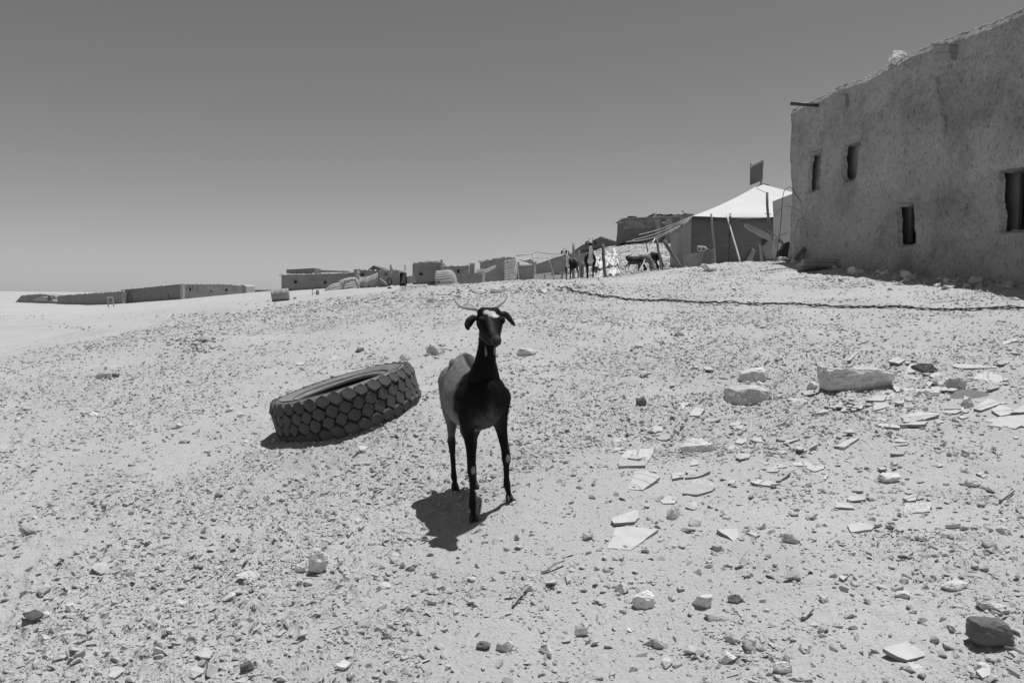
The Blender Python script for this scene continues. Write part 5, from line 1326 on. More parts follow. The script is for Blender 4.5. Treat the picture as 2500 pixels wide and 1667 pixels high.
for pts, kind, lab, tilt in [
    (z3([(100, 1380), (270, 1392), (330, 1350), (475, 1240), (300, 1222), (160, 1225)]), 'plain', 'largest plain tile slab lying alone on the open sand right of the goat', (0, -.03)),
    (z3([(125, 1170), (150, 1195), (300, 1185), (318, 1165), (332, 1150), (318, 1095), (165, 1145)]), 'plain', 'plain pale tile shard just above the largest tile slab', (.05, -.03)),
    (z3([(178, 775), (380, 770), (385, 745), (195, 720)]), 'back', 'plain tile piece stuck out from under the bordered tile', (0, 0)),
    (z3([(178, 712), (400, 735), (455, 640), (245, 660)]), 'lines', 'tile shard with a curved dark border resting on a plain piece', (.03, -.08)),
    (z3([(245, 945), (360, 950), (488, 855), (440, 830), (310, 820), (270, 890)]), 'rings', 'tile shard printed with concentric arcs, tilted up on the sand', (-.08, -.1201)),
    (z3([(570, 835), (575, 868), (660, 855), (668, 820), (600, 822)]), 'lines', 'small striped tile shard next to the dark edged plain shard', (0, -.05)),
    (z3([(668, 862), (770, 850), (858, 812), (855, 803), (700, 830)]), 'back', 'long narrow grey tile shard beside the small striped one', (-.05, -.1)),
    (z3([(650, 975), (760, 985), (870, 955), (895, 930), (830, 905), (690, 900)]), 'back', 'pale ribbed tile piece face down before the patterned shards', (0, -.03)),
    (z3([(690, 900), (890, 930), (870, 890), (800, 868), (730, 878)]), 'print', 'printed tile piece lying over the pale ribbed one', (0, -.06)),
    (z3([(578, 398), (620, 402), (690, 385), (690, 350), (650, 310), (630, 340)]), 'lines', 'heart shaped white tile shard with dark curved border', (.1, -.25)),
    (z3([(700, 400), (780, 405), (818, 355), (745, 340)]), 'plain', 'grey square tile shard right of the heart shaped one', (0, -.1)),
    (z3([(790, 445), (880, 448), (935, 428), (830, 425)]), 'back', 'thin pale shard below the grey square tile shard', (0, -.04)),
    (z3([(1040, 600), (1085, 612), (1130, 590), (1120, 572), (1065, 570)]), 'plain', 'bright white shard resting against the tilted stone slab', (0, -.2)),
    (z3([(985, 645), (1030, 657), (1040, 630), (1010, 622)]), 'plain', 'tiny bright triangular shard below the white one', (0, -.15)),
    (z3([(710, 770), (770, 760), (775, 728), (718, 725)]), 'plain', 'small square tile shard propped up below the big tilted stone', (0, -.25)),
    (z3([(905, 1240), (935, 1262), (985, 1290), (1035, 1330), (1065, 1300), (1055, 1235)]), 'plain', 'curved edged tile shard standing half buried in sand', (.05, -.2)),
    (z3([(1150, 890), (1190, 905), (1300, 920), (1318, 885), (1220, 872)]), 'lines', 'wedge shaped striped shard casting a dark shadow', (0, -.2)),
    (z3([(1340, 885), (1375, 880), (1450, 820), (1445, 812)]), 'back', 'narrow shard standing on edge beside the striped wedge', (.1, -.3)),
    (z3([(1268, 818), (1350, 815), (1368, 800), (1310, 780), (1270, 790)]), 'print', 'small printed shard behind the striped wedge', (0, -.15)),
    (z3([(1465, 770), (1600, 775), (1612, 752), (1560, 740), (1465, 748)]), 'lines', 'long striped shard above the standing narrow one', (0, -.15)),
    (z3([(1340, 575), (1435, 578), (1440, 565), (1345, 562)]), 'back', 'thin flat shard in the middle of the rubble', (0, -.1)),
    (z3([(1392, 605), (1410, 608), (1500, 580), (1500, 568), (1440, 580)]), 'plain', 'slanting pale shard next to the thin flat one', (0, -.1)),
    (z3([(1450, 310), (1595, 330), (1560, 285), (1470, 275)]), 'print', 'printed shard propped at the front left of the concrete block', (0, -.15)),
    (z3([(1485, 140), (1530, 145), (1575, 130), (1515, 98)]), 'lines', 'upright patterned shard behind the glassy stone', (0, -.35)),
    (z3([(1688, 868), (1710, 872), (1728, 832), (1705, 835)]), 'plain', 'small white chip of tile alone on the sand', (0, -.1)),
    (z4([(850, 425), (1025, 405), (1032, 345), (850, 350)]), 'print', 'printed white tile piece with a dark decorated band, raised on rubble', (0, -.14)),
    (z4([(840, 315), (880, 338), (930, 330), (948, 292), (900, 300)]), 'lines', 'narrow patterned shard behind the printed tile with a dark band', (0, -.2)),
    (z4([(380, 380), (515, 388), (480, 355), (385, 340)]), 'plain', 'plain blunt tile shard left of the printed tile', (0, -.1)),
    (z4([(465, 500), (495, 548), (630, 530), (650, 510), (540, 478)]), 'plain', 'faint plain tile shard sunk level with the sand', (0, -.02)),
    (z4([(705, 1330), (870, 1410), (990, 1380), (985, 1360), (860, 1290)]), 'plain', 'large plain tile board lying near the front with a stone prop', (.02, -.14)),
    (z4([(1335, 1480), (1380, 1530), (1430, 1510), (1435, 1465), (1380, 1460)]), 'plain', 'bright white shard nearest to the camera by the brown boulder', (0, -.12)),
    (z4([(410, 850), (440, 870), (470, 845), (425, 838)]), 'plain', 'small bright shard alone in the sand below the printed tile', (0, -.2)),
    (z4([(155, 1115), (185, 1120), (245, 1055), (225, 1055)]), 'back', 'narrow grey shard leaning among stones in the foreground', (.1, -.2)),
    (z4([(1490, 325), (1510, 328), (1600, 262), (1590, 262)]), 'back', 'long sliver of tile on edge by the right side', (.1, -.2)),
    (z4([(1335, 150), (1385, 180), (1410, 165), (1370, 145)]), 'lines', 'small striped shard near the right edge', (0, -.2)),
    (z2([(500, 525), (735, 510), (740, 490), (640, 470)]), 'plain', 'plain shard lying on the left end of the concrete block', (0, -.05)),
    (z2([(735, 490), (965, 478), (960, 462), (870, 440), (735, 460)]), 'print', 'printed shard lying across the top of the concrete block', (0, -.05)),
    (z2([(465, 785), (800, 735), (815, 712), (700, 705), (600, 740)]), 'plain', 'big plain shard slid out from under the concrete block', (0, -.06)),
    (z2([(770, 758), (900, 745), (930, 722), (860, 722)]), 'plain', 'short plain shard right of the one under the block', (0, -.05)),
    (z2([(835, 770), (1010, 775), (1035, 730), (930, 728)]), 'plain', 'pale squarish shard before the concrete block', (0, -.05)),
    (z2([(1030, 768), (1140, 755), (1150, 735), (1090, 702), (1040, 725)]), 'lines', 'patterned shard with curved lines before the block corner', (0, -.08)),
    (z2([(1130, 780), (1280, 775), (1290, 745), (1160, 740)]), 'print', 'squarish printed shard in a row before the block', (0, -.05)),
    (z2([(935, 880), (1150, 888), (1320, 822), (1300, 810), (1080, 815)]), 'print', 'long white printed shard at the front of the tile pile', (0, -.06)),
    (z2([(1170, 928), (1235, 975), (1400, 955), (1545, 905), (1540, 895), (1340, 880)]), 'lines', 'large shard with border lines in front of the tile pile', (0, -.08)),
    (z2([(1145, 1005), (1400, 1000), (1435, 970), (1290, 975)]), 'plain', 'thin plain shard sticking out under the bordered one', (0, -.05)),
    (z2([(955, 1015), (1160, 1035), (1165, 1015), (1080, 995), (970, 990)]), 'lines', 'lowest patterned shard of the tile pile', (0, -.06)),
    (z2([(1460, 880), (1700, 895), (1758, 868), (1700, 860)]), 'plain', 'flat white shard right of the bordered one', (0, -.05)),
    (z2([(1585, 855), (1750, 852), (1755, 825), (1600, 815)]), 'back', 'grey shard beside the stone on the tile pile', (0, -.08)),
    (z2([(1640, 745), (1780, 800), (1905, 803), (2015, 735), (2010, 700), (1850, 668), (1700, 675)]), 'dark', 'darkest shaded shard tipped up behind the upright stone', (.1, -.9)),  # dark tile colour stands in for shade on its tipped face
    (z2([(1870, 850), (1940, 868), (2110, 810), (2130, 790), (2010, 750)]), 'lines', 'grey shard with parallel lines right of the upright stone', (0, -.06)),
    (z2([(2040, 865), (2130, 922), (2215, 905), (2250, 855), (2120, 812)]), 'lines', 'tipped shard with curved lines near the right edge', (0, -.1)),
    (z2([(2225, 890), (2352, 882), (2400, 840), (2352, 820), (2260, 860)]), 'plain', 'wide plain shard at the right edge of the tile pile', (0, -.08)),
    (z2([(2025, 1015), (2100, 1022), (2400, 1020), (2400, 900), (2110, 930)]), 'plain', 'biggest plain tile at the right edge, cut by the picture border', (0, -.05)),
    (z2([(1810, 600), (2040, 612), (2205, 572), (2100, 520), (1900, 515)]), 'lines', 'long pale tile with border lines at the back of the pile', (0, -.05)),
    (z2([(1190, 700), (1385, 705), (1470, 665), (1200, 655)]), 'lines', 'white shard with rectangular border lines behind the printed row', (0, -.05)),
    (z2([(1070, 615), (1130, 690), (1180, 680), (1165, 650)]), 'plain', 'narrow white shard standing by the corner of the concrete block', (.2, -.2)),
    (z2([(1210, 530), (1395, 470), (1310, 415), (1250, 430)]), 'plain', 'triangular grey shard leaning behind the concrete block', (.1, -.2)),
    (z2([(1380, 375), (1610, 350), (1605, 328), (1440, 338)]), 'back', 'stacked grey shard at the back of the pile', (0, -.1)),
    (z2([(1660, 445), (1745, 465), (2090, 460), (2085, 438), (1700, 420)]), 'plain', 'longest straight pale shard at the back of the pile', (0, -.06)),
    (z2([(1645, 670), (1830, 650), (1840, 620), (1740, 625)]), 'plain', 'pale shard in front of the long bordered tile', (0, -.06)),
    (z2([(315, 905), (510, 868), (430, 860)]), 'plain', 'thin pale shard left of the printed one in the pile', (0, -.03)),
    (z2([(470, 915), (690, 925), (740, 915), (600, 895)]), 'back', 'flat dark edged shard at the lower left of the pile', (0, -.1)),
    (z2([(590, 880), (740, 862), (780, 835), (640, 838)]), 'plain', 'washed out plain shard sunk in sand before the block', (0, 0)),
    (z2([(915, 870), (1065, 830), (1060, 790), (915, 790)]), 'plain', 'plain pale tile corner half buried in sand', (0, 0)),
    (z2([(530, 1210), (640, 1218), (775, 1130), (700, 1135)]), 'plain', 'grey plain shard below the pile with a straight dark edge', (0, -.06)),
    (z2([(1085, 1215), (1235, 1195), (1255, 1175), (1100, 1185)]), 'back', 'narrow shard with a smaller white one behind it', (0, -.08)),
    (z2([(1115, 1165), (1235, 1170), (1180, 1135), (1120, 1140)]), 'plain', 'small white shard behind the narrow one', (0, -.1)),
    (z2([(1070, 1280), (1200, 1285), (1230, 1245), (1100, 1250)]), 'back', 'thick grey shard low on the right, below the narrow one', (0, -.08)),
    (z2([(0, 1150), (100, 1160), (105, 1140), (0, 1135)]), 'back', 'thin dark edged shard left of the tile pile', (0, -.08)),
    (z2([(45, 1185), (190, 1150), (190, 1130), (80, 1150)]), 'plain', 'slanting pale shard next to the thin dark edged one', (0, -.08)),
    (z2([(295, 1235), (375, 1195), (370, 1185), (310, 1215)]), 'plain', 'small slanting shard left of the grey plain one', (0, -.1)),
    (z2([(2115, 215), (2150, 243), (2290, 200), (2280, 180)]), 'plain', 'pair of white chips far back at the right edge', (0, -.1)),
    (z2([(735, 240), (860, 205), (820, 205)]), 'plain', 'sunlit sliver on dark stones behind the concrete block', (0, -.1)),
    (z2([(650, 390), (690, 385), (775, 305), (745, 310)]), 'plain', 'slanting pale shard behind the concrete block', (.1, -.1)),
    (z2([(1170, 380), (1320, 395), (1325, 380), (1200, 370)]), 'back', 'dark edged sliver behind the triangular grey shard', (0, -.1)),
    (z2([(1045, 395), (1160, 420), (1215, 385), (1150, 360)]), 'lines', 'patterned shard right behind the concrete block', (0, -.1)),
    (z2([(170, 580), (230, 585), (285, 555), (205, 515)]), 'lines', 'bright patterned shard left of the concrete block', (0, -.3)),
    (z2([(350, 590), (470, 585), (470, 572), (400, 565)]), 'back', 'thin shard against the left side of the concrete block', (0, -.1)),
    (z2([(20, 785), (160, 765), (185, 745), (60, 758)]), 'plain', 'low pale shard beside the printed one left of the block', (0, -.05)),
    ([(990, 962), (1016, 968), (1075, 948), (1082, 930), (1040, 938)], 'back', 'flat pale slab lying behind the goat, right of the tyre', (0, -.05)),
    ([(798, 879), (820, 881), (832, 872), (822, 868), (812, 871)], 'plain', 'bright white paper-like tile piece behind the tyre', (0, -.05)),
    ([(722, 890), (738, 891), (748, 883), (730, 883)], 'plain', 'small white sliver behind the left part of the tyre', (0, -.1)),
    ([(1256, 783), (1276, 776), (1274, 786), (1258, 790)], 'plain', 'white tile chip right beside the goat ear', (0, -.3)),
]:
    shard_px(pts, kind, lab, tilt, corner=0 if kind == 'rings' else None)
REG = random.Random(11)
for i in range(118):       # small loose pieces through the tile scatter
    while True:
        u = REG.uniform(1480, 2500); v = REG.uniform(850, 1330)
        if i % 2: u = REG.uniform(1980, 2470); v = REG.uniform(880, 1030); break
        d = abs((v-960)-(2180-u)*.30)/130
        if REG.random() < math.exp(-d*d): break
    w = REG.uniform(15, 48)*(.55+(v-600)/900); shard_rand(u, v, w, w*REG.uniform(.25, .42))
for u, v in ((1752, 697), (1770, 696), (1790, 703), (1470, 715), (1500, 730), (1532, 716), (1586, 717), (1640, 812), (1366, 795), (1404, 764), (1380, 752), (2055, 688), (2460, 752), (1340, 690), (1610, 690), (1830, 735)):
    shard_rand(u, v, rng.uniform(9, 15), 4.5, 'plain')

# ------------------------------------------------------------------ single stones, the largest by hand
STONE_M = grey('grey_stone', .33, .95, .22, 14, .6, 60, .006, .15)
def srock(u, v, w, h, lab, mat=None, **kw): return stone(u, v, w, h, lab, mat, unique=True, **kw)
def concrete_block():
    p = on_ground(2097, 962); s = p.y/F
    mb = rock_mb(85*s, 36*s, 31*s, 41, 4, 30, .10, .95)
    o = single('concrete_block', MB().add([Matrix.Rotation(.06, 3, 'Y') @ Vector(q)+p+Vector((0, 26*s, 24*s)) for q in mb.v], mb.f), STONE, 'large broken block of rough concrete amid the tile shards', 'block')
concrete_block()
srock(1826, 982, 106, 56, 'big pale angular boulder in front of the smaller one, left of the tile pile', seed=7, blocky=.7)
srock(1842, 935, 72, 40, 'smaller pale boulder right behind the big angular boulder', seed=8, blocky=.5)
srock(1700, 1108, 88, 46, 'tilted grey stone slab with shards against it', seed=9)
srock(772, 1398, 60, 64, 'biggest pale round stone low on the open sand left of the goat', seed=10, sink=.12)
srock(2424, 1592, 106, 72, 'large rounded brown boulder at the lower right', STONE_D, blocky=.6, seed=11, sink=.1)
srock(2305, 945, 52, 42, 'grey stone behind the dark shaded tile', seed=12)
srock(2340, 955, 50, 42, 'pale rugged stone beside the grey one on the tile pile', seed=13)
srock(2268, 915, 74, 32, 'dark stone under the stacked shards', STONE_D, seed=14)
srock(2363, 996, 34, 38, 'upright brownish stone standing on the tile pile', seed=15)
srock(2278, 972, 34, 24, 'small brown stone between the shards', seed=16)
srock(1985, 957, 28, 24, 'round glassy stone left of the concrete block', seed=17)
srock(1566, 996, 26, 28, 'small dark block shaped stone up the sand from the tiles', STONE_D, seed=18, blocky=.5)
srock(1645, 1268, 34, 36, 'upright wedge stone below the patterned tiles', seed=19)
srock(1574, 1470, 62, 52, 'light knobbly stone with undercut shadow in the foreground', seed=20)
srock(1518, 1440, 38, 28, 'pale stone left of the light knobbly one', seed=21)
srock(1720, 1478, 52, 46, 'broad rugged stone in the foreground', seed=22)
srock(1796, 1468, 40, 28, 'dark flat topped stone by the rugged one', STONE_D, seed=23)
srock(1752, 1512, 80, 26, 'dark crumbling slab with deep shadow in the foreground', seed=24)
srock(1420, 1538, 40, 46, 'upright leaning stone in the foreground', seed=25)
srock(1607, 1572, 52, 26, 'smooth oval stone in the foreground', seed=26)
srock(1776, 1610, 42, 36, 'domed stone with dusty top near the bottom edge', seed=27)
srock(1912, 1636, 48, 36, 'smooth whitish stone near the bottom edge', STONE_W, seed=28)
srock(2402, 1648, 40, 24, 'whitish flat stone below the brown boulder', STONE_W, seed=29)
srock(2425, 1500, 70, 32, 'ragged stone behind the brown boulder', seed=30)
srock(2335, 1450, 68, 30, 'slanting ridged slab up from the brown boulder', seed=31)
srock(2235, 1640, 54, 22, 'long narrow stone leaning on the large plain tile board', seed=32)
srock(2210, 1466, 52, 20, 'low pale ridge stone right of centre foreground', seed=33)
srock(2178, 1172, 56, 32, 'squarish rough stone above the printed tile', seed=34)
srock(1935, 1330, 52, 30, 'wide rough stone with small ones round it', seed=35)
srock(2375, 1192, 40, 26, 'grey pointed stone near the right edge', seed=36)
srock(170, 1496, 38, 24, 'pale layered stone on the left foreground sand', seed=37)
srock(105, 1508, 34, 20, 'half white half grey stone at the left', seed=38)
srock(600, 1642, 42, 34, 'large dark topped stone near the bottom edge', STONE_D, seed=39)
srock(605, 1420, 64, 22, 'pale flat slab with jagged lower edge', seed=40)
srock(110, 1578, 34, 26, 'pale stone with dark shadow at the lower left', seed=42)
srock(155, 1578, 42, 24, 'low grey stone beside the pale one at the lower left', seed=43)
srock(270, 1646, 62, 22, 'long low stone near the bottom left edge', seed=44)
srock(440, 1475, 34, 22, 'dark faced triangular stone on the left foreground sand', seed=45)
srock(937, 1438, 36, 20, 'grey split stone below the goat shadow', seed=46)
srock(780, 1466, 42, 20, 'flat layered stone below the biggest round stone', seed=47)
srock(735, 1396, 28, 28, 'dark cracked stone touching the biggest round stone', seed=48)
srock(1180, 1594, 38, 26, 'dark pointed stone near the bottom centre', STONE_D, seed=49)
srock(1232, 1595, 44, 36, 'rough stone beside a white lump near the bottom centre', seed=50)
srock(1246, 1586, 22, 26, 'white bone-like lump on the rough stone', STONE_W, seed=51)
srock(838, 1638, 44, 26, 'pale undercut stone near the bottom edge', seed=52)
srock(1285, 1448, 42, 24, 'pale stone above the thin wooden strips', seed=53)
srock(495, 838, 36, 20, 'clustered dark stones on the left ridge crest', seed=54, mat=STONE_M)
srock(478, 850, 28, 14, 'tilted dark stone on the left ridge crest', seed=55, mat=STONE_M)
srock(1285, 868, 54, 26, 'rough dark crumbling stone right of the goat neck', seed=56)
srock(1068, 870, 52, 26, 'pale layered stone behind the goat rump', seed=57)
srock(878, 864, 28, 14, 'smooth dark stone behind the tyre', STONE_D, seed=58)
srock(988, 884, 26, 18, 'rugged stone resting on the far rim of the tyre', seed=59)
srock(1732, 663, 44, 22, 'whitish boulder standing before the tent', STONE_W, seed=60, sink=.1)
srock(1929, 642, 64, 13, 'long flat pale rock in sunlight before the house corner', seed=61, sink=.1)
srock(1210, 716, 36, 18, 'large grey stone on the crest below the pen sheets', seed=62)
srock(1325, 716, 32, 15, 'grey stone on the crest right of the horn', seed=63)
srock(1170, 718, 40, 16, 'flat slab stone on the crest above the goat head', seed=64)
srock(1060, 735, 38, 16, 'rough stone by the left horn tip', seed=65)
srock(1418, 706, 22, 16, 'upright stone on the crest below the pied goats', seed=66)
srock(1540, 1500+30, 20, 12, 'small smooth stone by the dark crumbling slab', seed=67)
def parapet_rock():
    s, z = wall_st(2176, 152)
    p = wall_pt(s, z+.03, -.12)
    m = rock_mb(.17, .14, .15, 71, 3)
    single('parapet_rock', MB().add([Vector(q)+p for q in m.v], m.f), STONE_W, 'pale rock sitting on the edge of the adobe roof', 'rock')
parapet_rock()
# rubble at the foot of the adobe wall
base_list = []
for i in range(46):
    s = rng.uniform(.3, 7.4); out = rng.uniform(.15, .95)*(.5+s/7.4*.6)
    p = wall_pt(s, 0, out); p.z = G(p.x, p.y)
    if p.y < 8.4: continue
    u, v = proj(p.x, p.y, p.z)
    w = rng.choice((14, 20, 26, 34, 46))*10/p.y
    stone(u, v, w, w*rng.uniform(.5, .8), at=p, tilt=.5)
for lab, u0, u1, v, out in (('upper pale plank of the small plank stack at the foot of the adobe wall', 1961, 2086, 636, 1.25), ('lower plank of the small plank stack at the foot of the adobe wall', 1961, 2084, 646, 1.27)):
    YY = 13.7
    a, b = P(u0, v, YY), P(u1, v+1, YY+.25)
    mb = MB().prism([a-Vector((0, 0, .028)), b-Vector((0, 0, .028)), b+Vector((0, 0, .028)), a+Vector((0, 0, .028))], (.03, .17, 0))
    single('wooden_plank', mb, WOODL, lab, 'plank')
mb = MB().prism([P(1956, 653, 13.65), P(2080, 651, 13.9), P(2080, 649, 13.9), P(1956, 651, 13.65)], (.03, .3, 0))
single('wooden_plank', mb, WOODD, 'dark bottom plank under the small plank stack', 'plank')
a, b = P(1938, 634, 14.6), P(1972, 606, 15.0)
single('wooden_beam', MB().prism([a, a+Vector((.08, 0, .0)), b+Vector((.04, 0, .03)), b+Vector((-.04, 0, .05))], (0, .08, 0)), WOODD, 'short beam leaning on the foot of the adobe wall', 'beam')
a, b = P(2205, 640, 13.1), P(2228, 640, 12.6)

# a crushed carton, sticks, wooden strips
cp_ = on_ground(262, 930); s = cp_.y/F
ct = thing('crushed_carton', 'crushed printed carton lying on the slope at the left', 'carton', cp_)
part('box_side', MB().box(cp_+Vector((-.02, 0, 7*s)), (34*s, .06, 12*s), Matrix.Rotation(-.12, 3, 'Y')), tile_mat('tile_lines', 'lines'), ct)
part('torn_flap', MB().box(cp_+Vector((20*s, .01, 8*s)), (12*s, .05, 8*s), Matrix.Rotation(.3, 3, 'Y')), STONE_D, ct)
def strip(u0, v0, u1, v1, wpx, lab, mat=WOODL, name='wooden_strip'):
    a, b = on_ground(u0, v0), on_ground(u1, v1); w = wpx*a.y/F/2
    a.z += .012; b.z += .02
    single(name, MB().tube([a, (a+b)/2+Vector((0, 0, .006)), b], [(w, w*.35)]*3, 6, up=(0, 1, .2)), mat, lab, 'strip')
strip(1252, 1490, 1288, 1448, 8, 'longer pale wooden strip on the foreground sand')
strip(1245, 1468, 1270, 1460, 6, 'shorter wooden strip beside the longer one')
strip(1335, 1402, 1378, 1383, 7, 'dark edged wooden strip right of the pale ones', WOODD)
strip(1595, 1405, 1625, 1407, 1.6, 'thin dry twig in the centre right foreground', WOODD)
strip(178, 1057, 218, 1060, 2, 'thin bent twig on the left slope', WOODD)
strip(240, 1366, 300, 1364, 1.6, 'thin dry stalk lying low at the left', WOODD)
strip(2450, 1600, 2500, 1630, 8, 'dark stick running out of the lower right border', WOODD)
strip(935, 1288, 1005, 1296, 2.4, 'pale twig at the tip of the goat shadow', WOODL)
# ------------------------------------------------------------------ the rest of the single stones
taken = [(s[1], s[2], s[3]) for s in STONES+SHARDS]
sr = random.Random(21)
more = [(735, 905, 17, 12), (1151, 1420, 30, 14), (873, 1270, 26, 14), (795, 1276, 28, 9), (968, 1315, 26, 14), (981, 1382, 20, 22), (948, 1650, 30, 26), (470, 1650, 46, 22), (495, 1628, 32, 24), (540, 1452, 26, 20),
        (535, 1398, 28, 20), (190, 1355, 30, 20), (240, 1395, 62, 24), (383, 1570, 24, 20), (62, 1618, 20, 14), (215, 1306, 24, 12), (135, 1252, 22, 12), (65, 1308, 32, 18), (390, 1384, 40, 16), (413, 1430, 24, 20),
        (255, 1496, 28, 20), (1700, 1282, 42, 20), (1683, 1298, 40, 20), (1860, 1292, 26, 22), (1838, 1312, 42, 18), (1755, 1346, 36, 20), (1818, 1380, 26, 20), (1610, 1220, 26, 22), (1690, 1238, 36, 20), (1580, 918, 36, 18),
        (1628, 1614, 46, 26), (1705, 1592, 32, 24), (1830, 1574, 60, 34), (1790, 1560, 40, 30), (1547, 1626, 26, 18), (1348, 1430, 42, 18), (2010, 1536, 32, 24), (1920, 1600, 28, 22), (2320, 1590, 48, 20), (2325, 1546, 34, 22),
        (2420, 1200, 26, 18), (2280, 1345, 42, 18), (2195, 1298, 32, 20), (1985, 1265, 40, 18), (2450, 1310, 32, 24), (2430, 1360, 36, 22), (2300, 1520, 30, 18), (1640, 945, 20, 12), (1745, 955, 18, 10), (1700, 905, 24, 14),
        (1660, 820, 26, 13), (1560, 845, 24, 14), (1400, 785, 20, 14), (1425, 787, 20, 13), (1590, 870, 18, 12), (1860, 800, 26, 12), (1850, 795, 24, 10), (1345, 820, 14, 10), (640, 1105, 20, 10), (430, 1040, 24, 20), (480, 1050, 22, 14), (318, 1040, 18, 12), (445, 1080, 18, 14), (600, 1080, 18, 14),
        (585, 1010, 20, 14), (560, 1000, 20, 14), (600, 990, 18, 12), (42, 1030, 20, 14), (228, 1010, 22, 9), (300, 1005, 24, 9), (285, 975, 22, 14), (1245, 1095, 20, 12), (1210, 1162, 30, 14), (1280, 1110, 26, 14)]
for (u, v, w, h) in more: stone(u, v+3, w, h)
tries = 0
while len(STONES) < 296 and tries < 6000:
    tries += 1
    u = sr.uniform(-10, 2510); v = 700+967*sr.random()**.75
    cv = np.interp(u, [0, 130, 270, 480, 680, 900, 1130, 1400, 1900, 2500], [905, 880, 840, 790, 755, 735, 712, 705, 700, 760])
    if v < cv: continue
    w = min(34, 11*(sr.paretovariate(2.0)))*(.55+(v-650)/1000)
    if w < 9: w = 9
    if any(abs(u-a)*1.0+abs(v-b)*1.6 < (w+c)*.6 for a, b, c in taken): continue
    if 1040 < u < 1280 and 1080 < v < 1300: continue
    if 650 < u < 1050 and 900 < v < 1100: continue
    taken.append((u, v, w))
    o = stone(u, v, w, w*sr.uniform(.45, .75), mat=STONE_D if sr.random() < .04 else None)

